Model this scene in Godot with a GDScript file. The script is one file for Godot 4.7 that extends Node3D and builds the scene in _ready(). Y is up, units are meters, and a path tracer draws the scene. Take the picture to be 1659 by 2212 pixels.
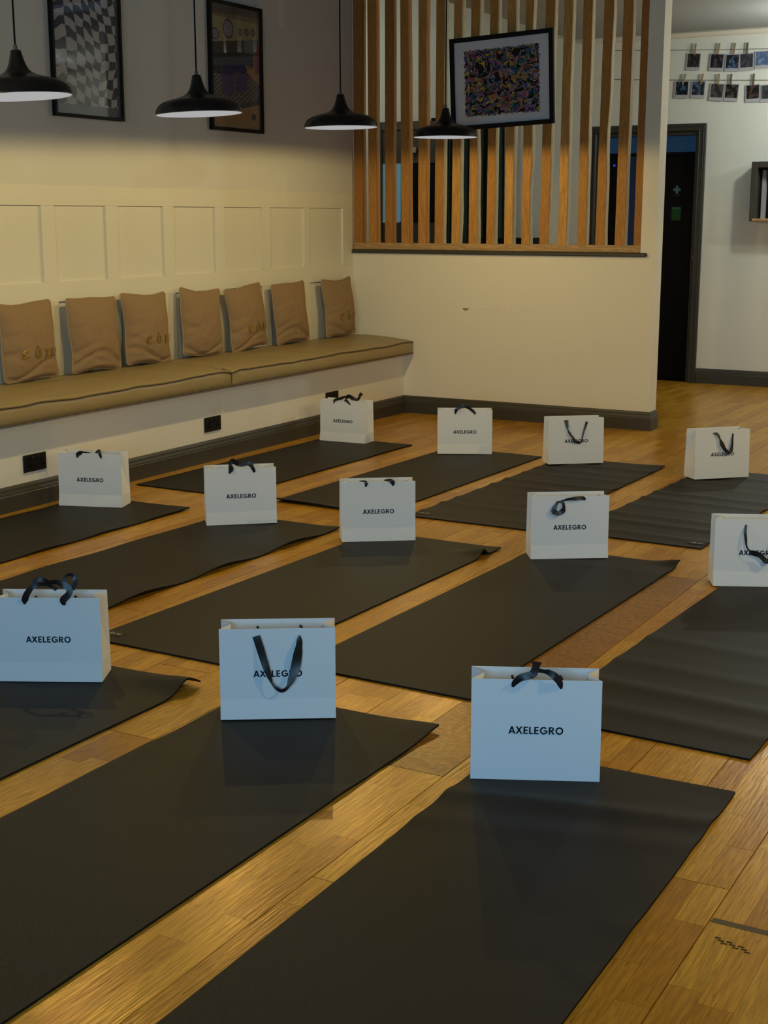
extends Node3D
# Yoga studio: twelve mats with paper bags, bench with cushions, pendant lamps, slatted screen. Metres, y up, camera above the origin.

const WALL_X := -5.105      # left wall
const PART_Z := -8.698      # front of the partition
const BENCH_X := -4.687     # front of the bench box
const BACK_Z := -11.46      # wall of the room behind
const EYE := Vector3(0, 1.37, 0)

var rng := RandomNumberGenerator.new()
var used := {}
var M := {}


func _ready() -> void:
	rng.seed = 7
	# ---------------------------------------------------------------- camera, sky, lights, exposure
	var cam := Camera3D.new()
	cam.name = "camera"
	cam.position = EYE
	cam.rotation_degrees = Vector3(-12.02, 29.14, 0)
	cam.fov = 40.47
	cam.near = 0.05
	cam.far = 60.0
	add_child(cam)
	cam.current = true
	var we := WorldEnvironment.new()
	we.name = "environment"
	var env := Environment.new()
	env.background_mode = Environment.BG_COLOR
	env.background_color = lin(0.16, 0.24, 0.34)
	env.tonemap_mode = Environment.TONE_MAPPER_LINEAR
	env.tonemap_exposure = 1.0
	env.sdfgi_enabled = true
	env.ssao_enabled = true
	env.ssil_enabled = true
	we.environment = env
	add_child(we)
	# daylight through the window behind the camera
	area_light("window_daylight", Vector3(0.1, 1.5, 2.35), Vector3.ZERO, Vector2(3.0, 1.5), lin(0.31, 0.67, 1.0), 13.5)
	# ceiling lights of the two rooms (their fittings hang above the frame)
	var warm := lin(1.0, 0.76, 0.34)
	var white := lin(0.95, 0.97, 0.84)
	for z in [-3.3, -5.0, -6.7]:
		shaded(Vector3(0.4, 1.95, z), warm, 1.45 if z > -4.0 else 1.35)
	downlight(Vector3(-2.1, 2.50, -10.55), white, 0.92)
	downlight(Vector3(-0.6, 2.50, -10.3), white, 1.15)
	downlight(Vector3(-6.75, 2.74, -10.2), white, 0.30)

	materials()
	room()
	floor_boards()
	partition()
	bench()
	pendants()
	mats()
	bags()
	pillows()
	pictures()
	back_room()


# ==================================================================== helpers
func lin(r: float, g: float, b: float) -> Color:
	return Color(r, g, b).linear_to_srgb()


func numbered(called: String) -> String:
	var n: int = used.get(called, 0)
	used[called] = n + 1
	return called if n == 0 else "%s_%03d" % [called, n]


func tag(o: Node3D, label: String, category := "", group := "", kind := "") -> Node3D:
	if label:
		o.set_meta("label", label)
	if category:
		o.set_meta("category", category)
	if group:
		o.set_meta("group", group)
	if kind:
		o.set_meta("kind", kind)
	return o


func thing(called: String, label: String, category: String, at := Vector3.ZERO, group := "") -> Node3D:
	var o := Node3D.new()
	o.name = numbered(called)
	add_child(o, true)
	o.position = at
	tag(o, label, category, group)
	return o


func part(called: String, shape, m: Material, parent: Node) -> MeshInstance3D:
	var o := MeshInstance3D.new()
	o.name = called if parent != self else numbered(called)
	if shape is SurfaceTool:
		o.mesh = shape.commit()
	else:
		o.mesh = shape
	o.material_override = m
	parent.add_child(o, true)
	return o


func struct(called: String, shape, m: Material, label := "", category := "") -> MeshInstance3D:
	var o := part(called, shape, m, self)
	tag(o, label, category, "", "structure")
	return o


func begin() -> SurfaceTool:
	var st := SurfaceTool.new()
	st.begin(Mesh.PRIMITIVE_TRIANGLES)
	return st


func done(st: SurfaceTool) -> ArrayMesh:
	st.generate_normals()
	return st.commit()


# a triangle turned so that it faces «out»
func tri(st: SurfaceTool, a: Vector3, b: Vector3, c: Vector3, out: Vector3) -> void:
	if (c - a).cross(b - a).dot(out) < 0.0:
		var t := b
		b = c
		c = t
	st.set_smooth_group(-1)
	st.add_vertex(a)
	st.add_vertex(b)
	st.add_vertex(c)


func quad(st: SurfaceTool, a: Vector3, b: Vector3, c: Vector3, d: Vector3, out: Vector3) -> void:
	tri(st, a, b, c, out)
	tri(st, a, c, d, out)


# box from corner to corner with chamfered edges
func box(st: SurfaceTool, lo: Vector3, hi: Vector3, bevel := 0.0, t := Transform3D.IDENTITY) -> void:
	var c := (lo + hi) / 2.0
	var h := (hi - lo).abs() / 2.0
	var w := t * c
	if bevel <= 0.0:
		for axis in 3:
			for s in [-1.0, 1.0]:
				var p := []
				for k in [[-1, -1], [1, -1], [1, 1], [-1, 1]]:
					var v := Vector3.ZERO
					v[axis] = s * h[axis]
					v[(axis + 1) % 3] = k[0] * h[(axis + 1) % 3]
					v[(axis + 2) % 3] = k[1] * h[(axis + 2) % 3]
					p.append(t * (c + v))
				var n := Vector3.ZERO
				n[axis] = s
				quad(st, p[0], p[1], p[2], p[3], t.basis * n)
		return
	var at := func(sx: float, sy: float, sz: float, axis: int) -> Vector3:
		var v := Vector3(sx * (h.x - bevel), sy * (h.y - bevel), sz * (h.z - bevel))
		v[axis] += [sx, sy, sz][axis] * bevel
		return t * (c + v)
	for axis in 3:
		var b1 := (axis + 1) % 3
		var b2 := (axis + 2) % 3
		for s in [-1.0, 1.0]:
			var p := []
			for k in [[-1.0, -1.0], [1.0, -1.0], [1.0, 1.0], [-1.0, 1.0]]:
				var g := [0.0, 0.0, 0.0]
				g[axis] = s
				g[b1] = k[0]
				g[b2] = k[1]
				p.append(at.call(g[0], g[1], g[2], axis))
			quad(st, p[0], p[1], p[2], p[3], (p[0] + p[2]) / 2.0 - w)
		for s1 in [-1.0, 1.0]:
			for s2 in [-1.0, 1.0]:
				var p := []
				for s3 in [-1.0, 1.0]:
					var g := [0.0, 0.0, 0.0]
					g[b1] = s1
					g[b2] = s2
					g[axis] = s3
					p.append([at.call(g[0], g[1], g[2], b1), at.call(g[0], g[1], g[2], b2)])
				quad(st, p[0][0], p[0][1], p[1][1], p[1][0], (p[0][0] + p[1][1]) / 2.0 - w)
	for sx in [-1.0, 1.0]:
		for sy in [-1.0, 1.0]:
			for sz in [-1.0, 1.0]:
				var a: Vector3 = at.call(sx, sy, sz, 0)
				tri(st, a, at.call(sx, sy, sz, 1), at.call(sx, sy, sz, 2), a - w)


func boxed(lo: Vector3, hi: Vector3, bevel := 0.0) -> ArrayMesh:
	var st := begin()
	box(st, lo, hi, bevel)
	return done(st)


# smooth grid of points; rows x columns, faces towards the side that «flip» chooses
func grid(st: SurfaceTool, pts: Array, flip := false, group := 0) -> void:
	st.set_smooth_group(group)
	for i in pts.size() - 1:
		var ra: PackedVector3Array = pts[i]
		var rb: PackedVector3Array = pts[i + 1]
		for j in ra.size() - 1:
			var q := [ra[j], ra[j + 1], rb[j + 1], rb[j]]
			var u := [Vector2(j, i), Vector2(j + 1, i), Vector2(j + 1, i + 1), Vector2(j, i + 1)]
			var order := [0, 1, 2, 0, 2, 3]
			if flip:
				order = [0, 2, 1, 0, 3, 2]
			for k in order:
				st.set_uv(u[k])
				st.add_vertex(q[k])


func lathe(profile: Array, sides := 40, group := 0) -> SurfaceTool:
	var st := begin()
	var rows := []
	for p in profile:
		var r := PackedVector3Array()
		for k in sides + 1:
			var a := TAU * (k % sides) / sides
			r.append(Vector3(cos(a) * p[0], p[1], sin(a) * p[0]))
		rows.append(r)
	grid(st, rows, false, group)
	return st


func tube(st: SurfaceTool, path: PackedVector3Array, r: float, sides := 8) -> void:
	var rows := []
	var up := Vector3.UP
	for i in path.size():
		var d := (path[mini(i + 1, path.size() - 1)] - path[maxi(i - 1, 0)]).normalized()
		if absf(d.dot(up)) > 0.95:
			up = Vector3.RIGHT
		var s := d.cross(up).normalized()
		var n := s.cross(d)
		var row := PackedVector3Array()
		for k in sides + 1:
			var a := TAU * (k % sides) / sides
			row.append(path[i] + (s * cos(a) + n * sin(a)) * r)
		rows.append(row)
	grid(st, rows, true, 0)


# profile (x = out, y = up) swept along a list of floor points with mitred corners; «side» is +1 when out lies to the left of travel
func skirting(profile: Array, route: Array, side: float) -> ArrayMesh:
	var st := begin()
	var rows := []
	for p in profile:
		var row := PackedVector3Array()
		for i in route.size():
			var a: Vector3 = (route[i] - route[maxi(i - 1, 0)])
			var b: Vector3 = (route[mini(i + 1, route.size() - 1)] - route[i])
			if a.length() < 1e-5:
				a = b
			if b.length() < 1e-5:
				b = a
			var na := Vector3(a.z, 0, -a.x).normalized() * side
			var nb := Vector3(b.z, 0, -b.x).normalized() * side
			var m := (na + nb).normalized()
			row.append(route[i] + m * (p[0] / maxf(m.dot(na), 0.3)) + Vector3.UP * p[1])
		rows.append(row)
	for i in rows.size() - 1:
		for j in rows[i].size() - 1:
			var d: Vector3 = rows[i][j + 1] - rows[i][j]
			var out := Vector3(d.z, 0, -d.x).normalized() * side + Vector3.UP * 0.2
			quad(st, rows[i][j], rows[i][j + 1], rows[i + 1][j + 1], rows[i + 1][j], out)
	return done(st)


func mat(albedo: Color, rough := 0.8, spec := 0.5) -> StandardMaterial3D:
	var m := StandardMaterial3D.new()
	m.albedo_color = albedo
	m.roughness = rough
	m.metallic_specular = spec
	return m


func noise_tex(freq: float, size: int, sd: int, octaves := 3) -> NoiseTexture2D:
	var n := FastNoiseLite.new()
	n.seed = sd
	n.frequency = freq
	n.fractal_octaves = octaves
	var t := NoiseTexture2D.new()
	t.width = size
	t.height = size
	t.seamless = true
	t.noise = n
	return t


func picture(w: int, h: int, paint: Callable) -> ImageTexture:
	var im := Image.create(w, h, false, Image.FORMAT_RGB8)
	for y in h:
		for x in w:
			im.set_pixel(x, y, paint.call(x, y))
	return ImageTexture.create_from_image(im)


func area_light(called: String, at: Vector3, turn: Vector3, size: Vector2, c: Color, energy: float) -> void:
	var l := AreaLight3D.new()
	l.name = called
	l.position = at
	l.rotation_degrees = turn
	l.area_size = size
	l.light_color = c
	l.light_energy = energy
	l.area_range = 30.0
	l.shadow_enabled = true
	add_child(l)


# the second row of shaded pendants, right of the frame: light downwards only
func shaded(at: Vector3, c: Color, energy: float) -> void:
	var l := SpotLight3D.new()
	l.name = numbered("shaded_lamp")
	l.position = at
	l.rotation_degrees = Vector3(-90, 0, 0)
	l.spot_angle = 84.0
	l.spot_angle_attenuation = 0.1
	l.light_color = c
	l.light_energy = energy
	l.light_size = 0.05
	l.spot_range = 30.0
	l.spot_attenuation = 2.0
	l.shadow_enabled = true
	add_child(l)


func downlight(at: Vector3, c: Color, energy: float) -> void:
	var l := OmniLight3D.new()
	l.name = numbered("ceiling_lamp")
	l.position = at
	l.light_color = c
	l.light_energy = energy
	l.light_size = 0.06
	l.omni_range = 30.0
	l.omni_attenuation = 2.0
	l.shadow_enabled = true
	add_child(l)


# ==================================================================== materials
func bumpy(m: StandardMaterial3D, tex: Texture2D, cm: float, scale: Vector3, world := false) -> StandardMaterial3D:
	m.heightmap_enabled = true
	m.heightmap_texture = tex
	m.heightmap_scale = cm
	m.uv1_triplanar = true
	m.uv1_world_triplanar = world
	m.uv1_scale = scale
	return m


func wood_image(sd: int, rings: float, fleck: float) -> ImageTexture:
	# grain runs along the image's vertical axis
	var a := FastNoiseLite.new()
	a.seed = sd
	a.frequency = 0.006
	a.fractal_octaves = 3
	var base := a.get_seamless_image(256, 256, false, false, 0.2)
	a.seed = sd + 1
	a.frequency = 0.09
	a.fractal_octaves = 3
	var fine := a.get_seamless_image(256, 256, false, false, 0.2)
	a.seed = sd + 2
	a.frequency = 0.05
	a.fractal_octaves = 2
	var spots := a.get_seamless_image(256, 256, false, false, 0.2)
	return picture(256, 256, func(x: int, y: int) -> Color:
		var b: float = base.get_pixel(x, y).r
		var f: float = fine.get_pixel(x, y).r
		var s: float = spots.get_pixel(x, (y * 2) % 256).r
		var ring := 0.5 + 0.5 * sin(b * rings)
		var v := 0.86 + 0.10 * ring + 0.16 * (f - 0.5)
		v -= fleck * smoothstep(0.74, 0.84, s)
		v = clampf(v, 0.25, 1.0)
		return Color(v, v * (0.955 + 0.045 * v), v * (0.88 + 0.12 * v)))


func materials() -> void:
	var plaster := noise_tex(0.03, 256, 3, 4)
	M.far_wall = bumpy(mat(lin(0.72, 0.73, 0.67), 0.75, 0.3), plaster, 0.05, Vector3.ONE * 1.3, true)
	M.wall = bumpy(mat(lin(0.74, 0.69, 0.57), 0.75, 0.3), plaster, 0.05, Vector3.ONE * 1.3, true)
	M.panel_paint = bumpy(mat(lin(0.69, 0.665, 0.56), 0.6, 0.4), plaster, 0.02, Vector3.ONE * 1.3, true)
	M.ceiling = mat(lin(0.24, 0.26, 0.30), 0.9, 0.2)
	M.bench_paint = bumpy(mat(lin(0.74, 0.71, 0.65), 0.75, 0.3), plaster, 0.05, Vector3.ONE * 1.3, true)
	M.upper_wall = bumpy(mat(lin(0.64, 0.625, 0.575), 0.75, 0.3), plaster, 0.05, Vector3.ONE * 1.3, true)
	M.pale_ceiling = mat(lin(0.40, 0.43, 0.45), 0.9, 0.2)
	M.far_paint = mat(lin(0.20, 0.22, 0.25), 0.8, 0.3)
	M.skirting = mat(lin(0.044, 0.041, 0.031), 0.45, 0.5)
	M.dark_trim = mat(lin(0.038, 0.036, 0.030), 0.5, 0.5)
	M.black = mat(lin(0.003, 0.003, 0.0035), 0.5, 0.25)
	M.frame_black = mat(lin(0.006, 0.006, 0.006), 0.55, 0.3)
	M.socket = mat(lin(0.007, 0.006, 0.006), 0.4, 0.3)
	M.socket_hole = mat(lin(0.002, 0.002, 0.002), 0.6, 0.2)
	M.socket_mark = mat(lin(0.10, 0.09, 0.085), 0.5, 0.3)
	M.glass = StandardMaterial3D.new()
	M.glass.transparency = BaseMaterial3D.TRANSPARENCY_ALPHA
	M.glass.albedo_color = Color(1, 1, 1, 0.04)
	M.glass.roughness = 0.02
	# floor
	var grain: Array = [wood_image(11, 22.0, 0.16), wood_image(23, 38.0, 0.08)]
	var scuff := noise_tex(0.02, 512, 8, 5)
	M.planks = []
	for k in 8:
		var tint: Array = [[0.62, 0.31, 0.028], [0.68, 0.35, 0.036], [0.55, 0.26, 0.022], [0.70, 0.365, 0.038], [0.63, 0.31, 0.028], [0.53, 0.245, 0.020], [0.69, 0.365, 0.038], [0.58, 0.28, 0.026]][k]
		var m := mat(lin(tint[0], tint[1], tint[2]), 0.28, 0.36)
		m.metallic = 0.2
		m.albedo_texture = grain[k % 2]
		bumpy(m, scuff, 0.04, Vector3(9.0, 1.0, 0.6), true)
		m.uv1_offset = Vector3(0.13 * k, 0.07 * k, 0.31 * k)
		M.planks.append(m)
	# a worn board, rubbed dark and rough
	var worn := mat(lin(0.40, 0.185, 0.022), 0.32, 0.45)
	worn.metallic = 0.2
	worn.albedo_texture = grain[0]
	bumpy(worn, noise_tex(0.05, 256, 61, 4), 0.09, Vector3(3.0, 1.0, 3.0), true)
	M.planks.append(worn)
	M.subfloor = mat(lin(0.03, 0.018, 0.008), 0.9, 0.1)
	M.scuff_dark = mat(lin(0.06, 0.042, 0.024), 0.8, 0.2)
	M.filler = mat(lin(0.13, 0.10, 0.065), 0.8, 0.2)
	# slats
	M.slats = []
	for k in 5:
		var tint: Array = [[0.52, 0.245, 0.06], [0.57, 0.275, 0.07], [0.42, 0.185, 0.045], [0.62, 0.33, 0.09], [0.49, 0.23, 0.055]][k]
		var m := mat(lin(tint[0], tint[1], tint[2]), 0.6, 0.3)
		m.albedo_texture = grain[(k + 1) % 2]
		m.uv1_triplanar = true
		m.uv1_world_triplanar = true
		m.uv1_scale = Vector3(9.0, 0.55, 9.0)
		m.uv1_offset = Vector3(0.21 * k, 0.17 * k, 0.4 * k)
		M.slats.append(m)
	M.lit_side = mat(lin(0.62, 0.52, 0.32), 0.65, 0.3)  # paler tone puts the back room lamplight into the slats' right sides
	M.lit_side.albedo_texture = grain[1]
	M.lit_side.uv1_triplanar = true
	M.lit_side.uv1_world_triplanar = true
	M.lit_side.uv1_scale = Vector3(9.0, 0.55, 9.0)
	M.rail_wood = mat(lin(0.52, 0.32, 0.14), 0.55, 0.35)
	M.rail_wood.albedo_texture = grain[0]
	M.rail_wood.uv1_triplanar = true
	M.rail_wood.uv1_world_triplanar = true
	M.rail_wood.uv1_scale = Vector3(0.8, 6, 6)
	# mats: rows of small bumps in the rubber
	var ribs := picture(32, 32, func(x: int, y: int) -> Color:
		var v := 0.5 + 0.5 * sin(TAU * (x + y) / 16.0) * cos(TAU * (x - y) / 32.0)
		return Color(v, v, v))
	var blot := noise_tex(0.012, 256, 5, 4)
	M.mat = mat(lin(0.022, 0.019, 0.015), 0.5, 0.27)
	M.mat.heightmap_enabled = true
	M.mat.heightmap_texture = ribs
	M.mat.heightmap_scale = 0.04
	M.mat.uv1_scale = Vector3(100.0, 100.0, 1)
	M.mat_edge = mat(lin(0.014, 0.012, 0.010), 0.8, 0.2)
	M.mat_label = mat(lin(0.012, 0.012, 0.012), 0.5, 0.4)
	M.mat_mark = mat(lin(0.45, 0.44, 0.40), 0.6, 0.3)
	# bags
	M.paper = mat(lin(0.80, 0.81, 0.82), 0.7, 0.35)
	M.ink = mat(lin(0.008, 0.009, 0.014), 0.6, 0.3)
	M.ribbon = mat(lin(0.010, 0.010, 0.011), 0.38, 0.5)
	M.ribbon.rim_enabled = true
	M.ribbon.rim = 0.3
	# seat and cushions
	var hide := noise_tex(0.015, 256, 17, 4)
	M.leather = bumpy(mat(lin(0.30, 0.225, 0.105), 0.42, 0.45), hide, 0.35, Vector3(1.6, 1.6, 0.8), true)
	M.piping = mat(lin(0.10, 0.070, 0.035), 0.5, 0.4)
	M.velvet = bumpy(mat(lin(0.27, 0.18, 0.10), 0.9, 0.2), noise_tex(0.03, 256, 29, 5), 0.5, Vector3.ONE * 2.2)
	M.velvet.rim_enabled = true
	M.velvet.rim = 0.35
	M.velvet.rim_tint = 0.7
	M.velvet_edge = mat(lin(0.34, 0.25, 0.14), 0.85, 0.2)
	M.gold = mat(lin(0.30, 0.19, 0.015), 0.35, 0.5)
	M.gold.metallic = 0.4
	# lamps
	M.lamp = mat(lin(0.008, 0.008, 0.009), 0.26, 0.5)
	M.lamp_inside = mat(lin(0.03, 0.028, 0.025), 0.6, 0.1)
	M.cord = mat(lin(0.005, 0.005, 0.005), 0.8, 0.2)
	M.grip = mat(lin(0.10, 0.10, 0.11), 0.35, 0.5)
	M.glow = mat(Color.BLACK, 1.0, 0.0)
	M.glow.specular_mode = BaseMaterial3D.SPECULAR_DISABLED
	M.glow.emission_enabled = true
	M.glow.emission = Color.WHITE
	M.glow.emission_energy_multiplier = 0.41


# ==================================================================== room shell
func room() -> void:
	# left wall, with wainscot panelling as its parts
	var st := begin()
	box(st, Vector3(WALL_X - 0.14, 0, PART_Z - 0.134), Vector3(WALL_X - 0.022, 3.0, 2.6))
	box(st, Vector3(WALL_X - 0.022, 1.53, PART_Z), Vector3(WALL_X, 3.0, 2.6))
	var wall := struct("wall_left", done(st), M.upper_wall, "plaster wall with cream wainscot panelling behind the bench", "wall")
	var rails := [[0.40, 0.50], [0.928, 1.033], [1.425, 1.53]]
	for r in rails:
		part("rail", boxed(Vector3(WALL_X - 0.022, r[0], PART_Z), Vector3(WALL_X + 0.0015, r[1], 1.0), 0.0015), M.panel_paint, wall)
	var z := -8.562
	var edges := []
	while z < 0.8:
		edges.append(z)
		z += 0.5095 if z < -8.5 else 0.5045
	var right_edge := PART_Z
	for i in edges.size():
		# the stile to the right of the panel, then the panel
		var e: float = edges[i]
		for band in [[0.50, 0.928], [1.033, 1.425]]:
			part("stile", boxed(Vector3(WALL_X - 0.022, band[0], right_edge), Vector3(WALL_X + 0.0012, band[1], e), 0.0015), M.panel_paint, wall)
			var far := e + (0.44 if i == 0 else 0.405)
			part("panel", boxed(Vector3(WALL_X - 0.022, band[0], e), Vector3(WALL_X - 0.012, band[1], far)), M.panel_paint, wall)
		right_edge = e + (0.44 if i == 0 else 0.405)
	# ceiling of the main room, right wall, wall behind the camera with its window
	struct("ceiling", boxed(Vector3(WALL_X - 0.14, 3.0, PART_Z - 0.134), Vector3(2.7, 3.12, 2.6)), M.ceiling, "plain ceiling over the studio", "ceiling")
	st = begin()
	box(st, Vector3(-4.45, 2.82, -11.6), Vector3(2.7, 2.94, PART_Z - 0.134))
	box(st, Vector3(-4.55, 2.82, -11.6), Vector3(-4.45, 3.45, PART_Z - 0.134))
	box(st, Vector3(-7.8, 3.33, -11.6), Vector3(-4.55, 3.45, PART_Z - 0.134))
	struct("ceiling_back", done(st), M.pale_ceiling, "grey ceiling of the room beyond the partition", "ceiling")
	struct("wall_right", boxed(Vector3(2.55, 0, -11.6), Vector3(2.7, 3.12, 2.6)), M.far_paint, "plain wall closing the studio on the right", "wall")
	st = begin()
	box(st, Vector3(WALL_X - 0.14, 0, 2.45), Vector3(-1.45, 3.0, 2.6))
	box(st, Vector3(1.65, 0, 2.45), Vector3(2.7, 3.0, 2.6))
	box(st, Vector3(-1.45, 0, 2.45), Vector3(1.65, 0.7, 2.6))
	box(st, Vector3(-1.45, 2.3, 2.45), Vector3(1.65, 3.0, 2.6))
	struct("wall_front", done(st), M.far_paint, "wall with the daylight window behind the camera", "wall")
	st = begin()
	box(st, Vector3(WALL_X - 0.14, -0.15, -11.6), Vector3(2.7, -0.012, 2.6))
	box(st, Vector3(-7.8, -0.15, -11.6), Vector3(WALL_X - 0.14, -0.012, PART_Z - 0.134))
	struct("floor", done(st), M.subfloor, "worn honey coloured oak strip floor", "floor")
	# skirting boards
	var prof := [[0.0, 0.0], [0.019, 0.0], [0.019, 0.076], [0.016, 0.080], [0.016, 0.086], [0.012, 0.098], [0.011, 0.108], [0.006, 0.118], [0.0, 0.121]]
	struct("baseboard_left", skirting(prof, [Vector3(BENCH_X, 0, 1.0), Vector3(BENCH_X, 0, PART_Z)], -1.0), M.skirting, "dark olive skirting board along the bench", "skirting")
	struct("baseboard_far", skirting(prof, [Vector3(BENCH_X, 0, PART_Z), Vector3(-2.87, 0, PART_Z), Vector3(-2.87, 0, PART_Z - 0.134)], -1.0), M.skirting, "dark olive skirting board around the partition foot", "skirting")


func floor_boards() -> void:
	var fl := get_node("floor")
	var pitch := 0.0658
	var board := pitch * 3.0
	var strips := []
	var c := -21
	while c < 10:
		var bx := -0.668 + c * board
		# ends of the whole board, then of its three strips
		var ends := []
		var z := 0.3 - rng.randf() * 2.2
		if c == 0:
			z = -2.53 + 2.2
		elif c == -1:
			z = -2.675 + 2.2
		elif c == -5:
			z = -2.918 + 2.2
		while z > -11.6:
			ends.append(z)
			z -= 2.2
		for s in 3:
			var x := bx + s * pitch
			if x < BENCH_X - 0.05 or x > 1.2:
				continue
			var cuts := [0.6]
			for k in ends.size():
				cuts.append(ends[k])
			var extra := []
			for k in cuts.size():
				var top: float = cuts[k]
				var low: float = cuts[k + 1] if k + 1 < cuts.size() else -11.5
				var q := top - 0.18 - rng.randf() * 0.3
				while q > low + 0.12:
					extra.append(q)
					q -= 0.30 + rng.randf() * 0.28
			if c == -1 and s == 2:
				extra = [-2.166, -2.499, -2.879, -3.2, -3.65, -4.1]
			elif c == 0 and s == 0:
				extra = [-1.8, -2.262, -2.9, -3.3, -3.8, -4.3]
			cuts.append_array(extra)
			cuts.append(-11.5)
			cuts.sort()
			for k in cuts.size() - 1:
				if cuts[k + 1] - cuts[k] > 0.02:
					strips.append([x, cuts[k], cuts[k + 1], s, ends, 8 if c == -5 and cuts[k] > -5.2 and cuts[k + 1] < -2.9 else rng.randi() % 8])
		c += 1
	# which strips show largest: in the frame, in front of the partition, not under a mat
	var view := Transform3D(Basis.from_euler(Vector3(deg_to_rad(-12.02), deg_to_rad(29.14), 0)), EYE)
	var seen := []
	var rest := []
	for s in strips:
		var mid := Vector3(s[0] + pitch / 2, 0, (s[1] + s[2]) / 2.0)
		var p := view.affine_inverse() * mid
		var open := p.z < -0.5 and absf(p.x / p.z) < 0.30 and absf(p.y / p.z) < 0.40
		if open:
			open = false
			for f in [0.1, 0.5, 0.9]:
				open = open or not under_mat(Vector2(mid.x, lerpf(s[1], s[2], f)))
		if mid.z < PART_Z and mid.x < -2.9:
			open = false
		if open:
			s.append(mid.distance_to(EYE))
			seen.append(s)
		else:
			rest.append(s)
	seen.sort_custom(func(a, b): return a[6] < b[6])
	for k in range(300, seen.size()):
		rest.append(seen[k])
	var tools := []
	for k in 9:
		tools.append(begin())
	for k in mini(300, seen.size()):
		var o := part("plank", done(plank(begin(), seen[k], pitch)), M.planks[seen[k][5]], fl)
		o.position = Vector3.ZERO
	for s in rest:
		plank(tools[s[5]], s, pitch)
	var joined := ArrayMesh.new()
	for k in 9:
		tools[k].generate_normals()
		tools[k].commit(joined)
		joined.surface_set_material(k, M.planks[k])
	var o := MeshInstance3D.new()
	o.name = "distant_planks"
	o.mesh = joined
	fl.add_child(o, true)
	o.set_meta("kind", "stuff")
	# dark filler in one open joint and a few black scuffs
	part("joint_filler", boxed(Vector3(-0.664, -0.003, -2.542), Vector3(-0.47, 0.0006, -2.524)), M.filler, fl)
	for k in 9:
		var st := begin()
		var a := Vector2(-0.64 + 0.008 * k, -2.47 + 0.006 * (k % 3) + 0.002 * k)
		box(st, Vector3(a.x, 0.0, a.y), Vector3(a.x + 0.012, 0.0007, a.y + 0.0035))
		part("scuff", done(st), M.scuff_dark, fl)


func plank(st: SurfaceTool, s: Array, pitch: float) -> SurfaceTool:
	var g := 0.00022
	var left: float = s[0] + (0.0012 if s[3] == 0 else g)
	var right: float = s[0] + pitch - (0.0012 if s[3] == 2 else g)
	var e1 := 0.0004
	var e2 := 0.0004
	for e in s[4]:
		if absf(e - s[1]) < 0.001:
			e1 = 0.0014
		if absf(e - s[2]) < 0.001:
			e2 = 0.0014
	box(st, Vector3(left, -0.012, s[1] + e1), Vector3(right, rng.randf_range(-0.00025, 0.0), s[2] - e2))
	return st


# far right corner x, z; how far it drifts to the right per metre
const MAT_W := 0.612
const MAT_L := 1.84
var MATS := [
	[-3.928, -7.400, 0.024], [-3.073, -7.391, 0.022], [-2.343, -7.415, 0.016], [-1.515, -7.440, 0.046],
	[-3.969, -5.215, 0.018], [-3.122, -5.194, 0.036], [-2.336, -5.200, 0.028], [-1.592, -5.290, 0.026], [-0.737, -5.230, 0.042],
	[-2.399, -3.180, 0.009], [-1.612, -3.199, 0.012], [-0.789, -3.160, -0.003]]


func under_mat(p: Vector2) -> bool:
	for m in MATS:
		var d := p - Vector2(m[0], m[1])
		var along: float = d.y
		var across: float = -(d.x + m[2] * along)
		if along > 0.01 and along < MAT_L - 0.01 and across > 0.01 and across < MAT_W - 0.01:
			return true
	return false


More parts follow.
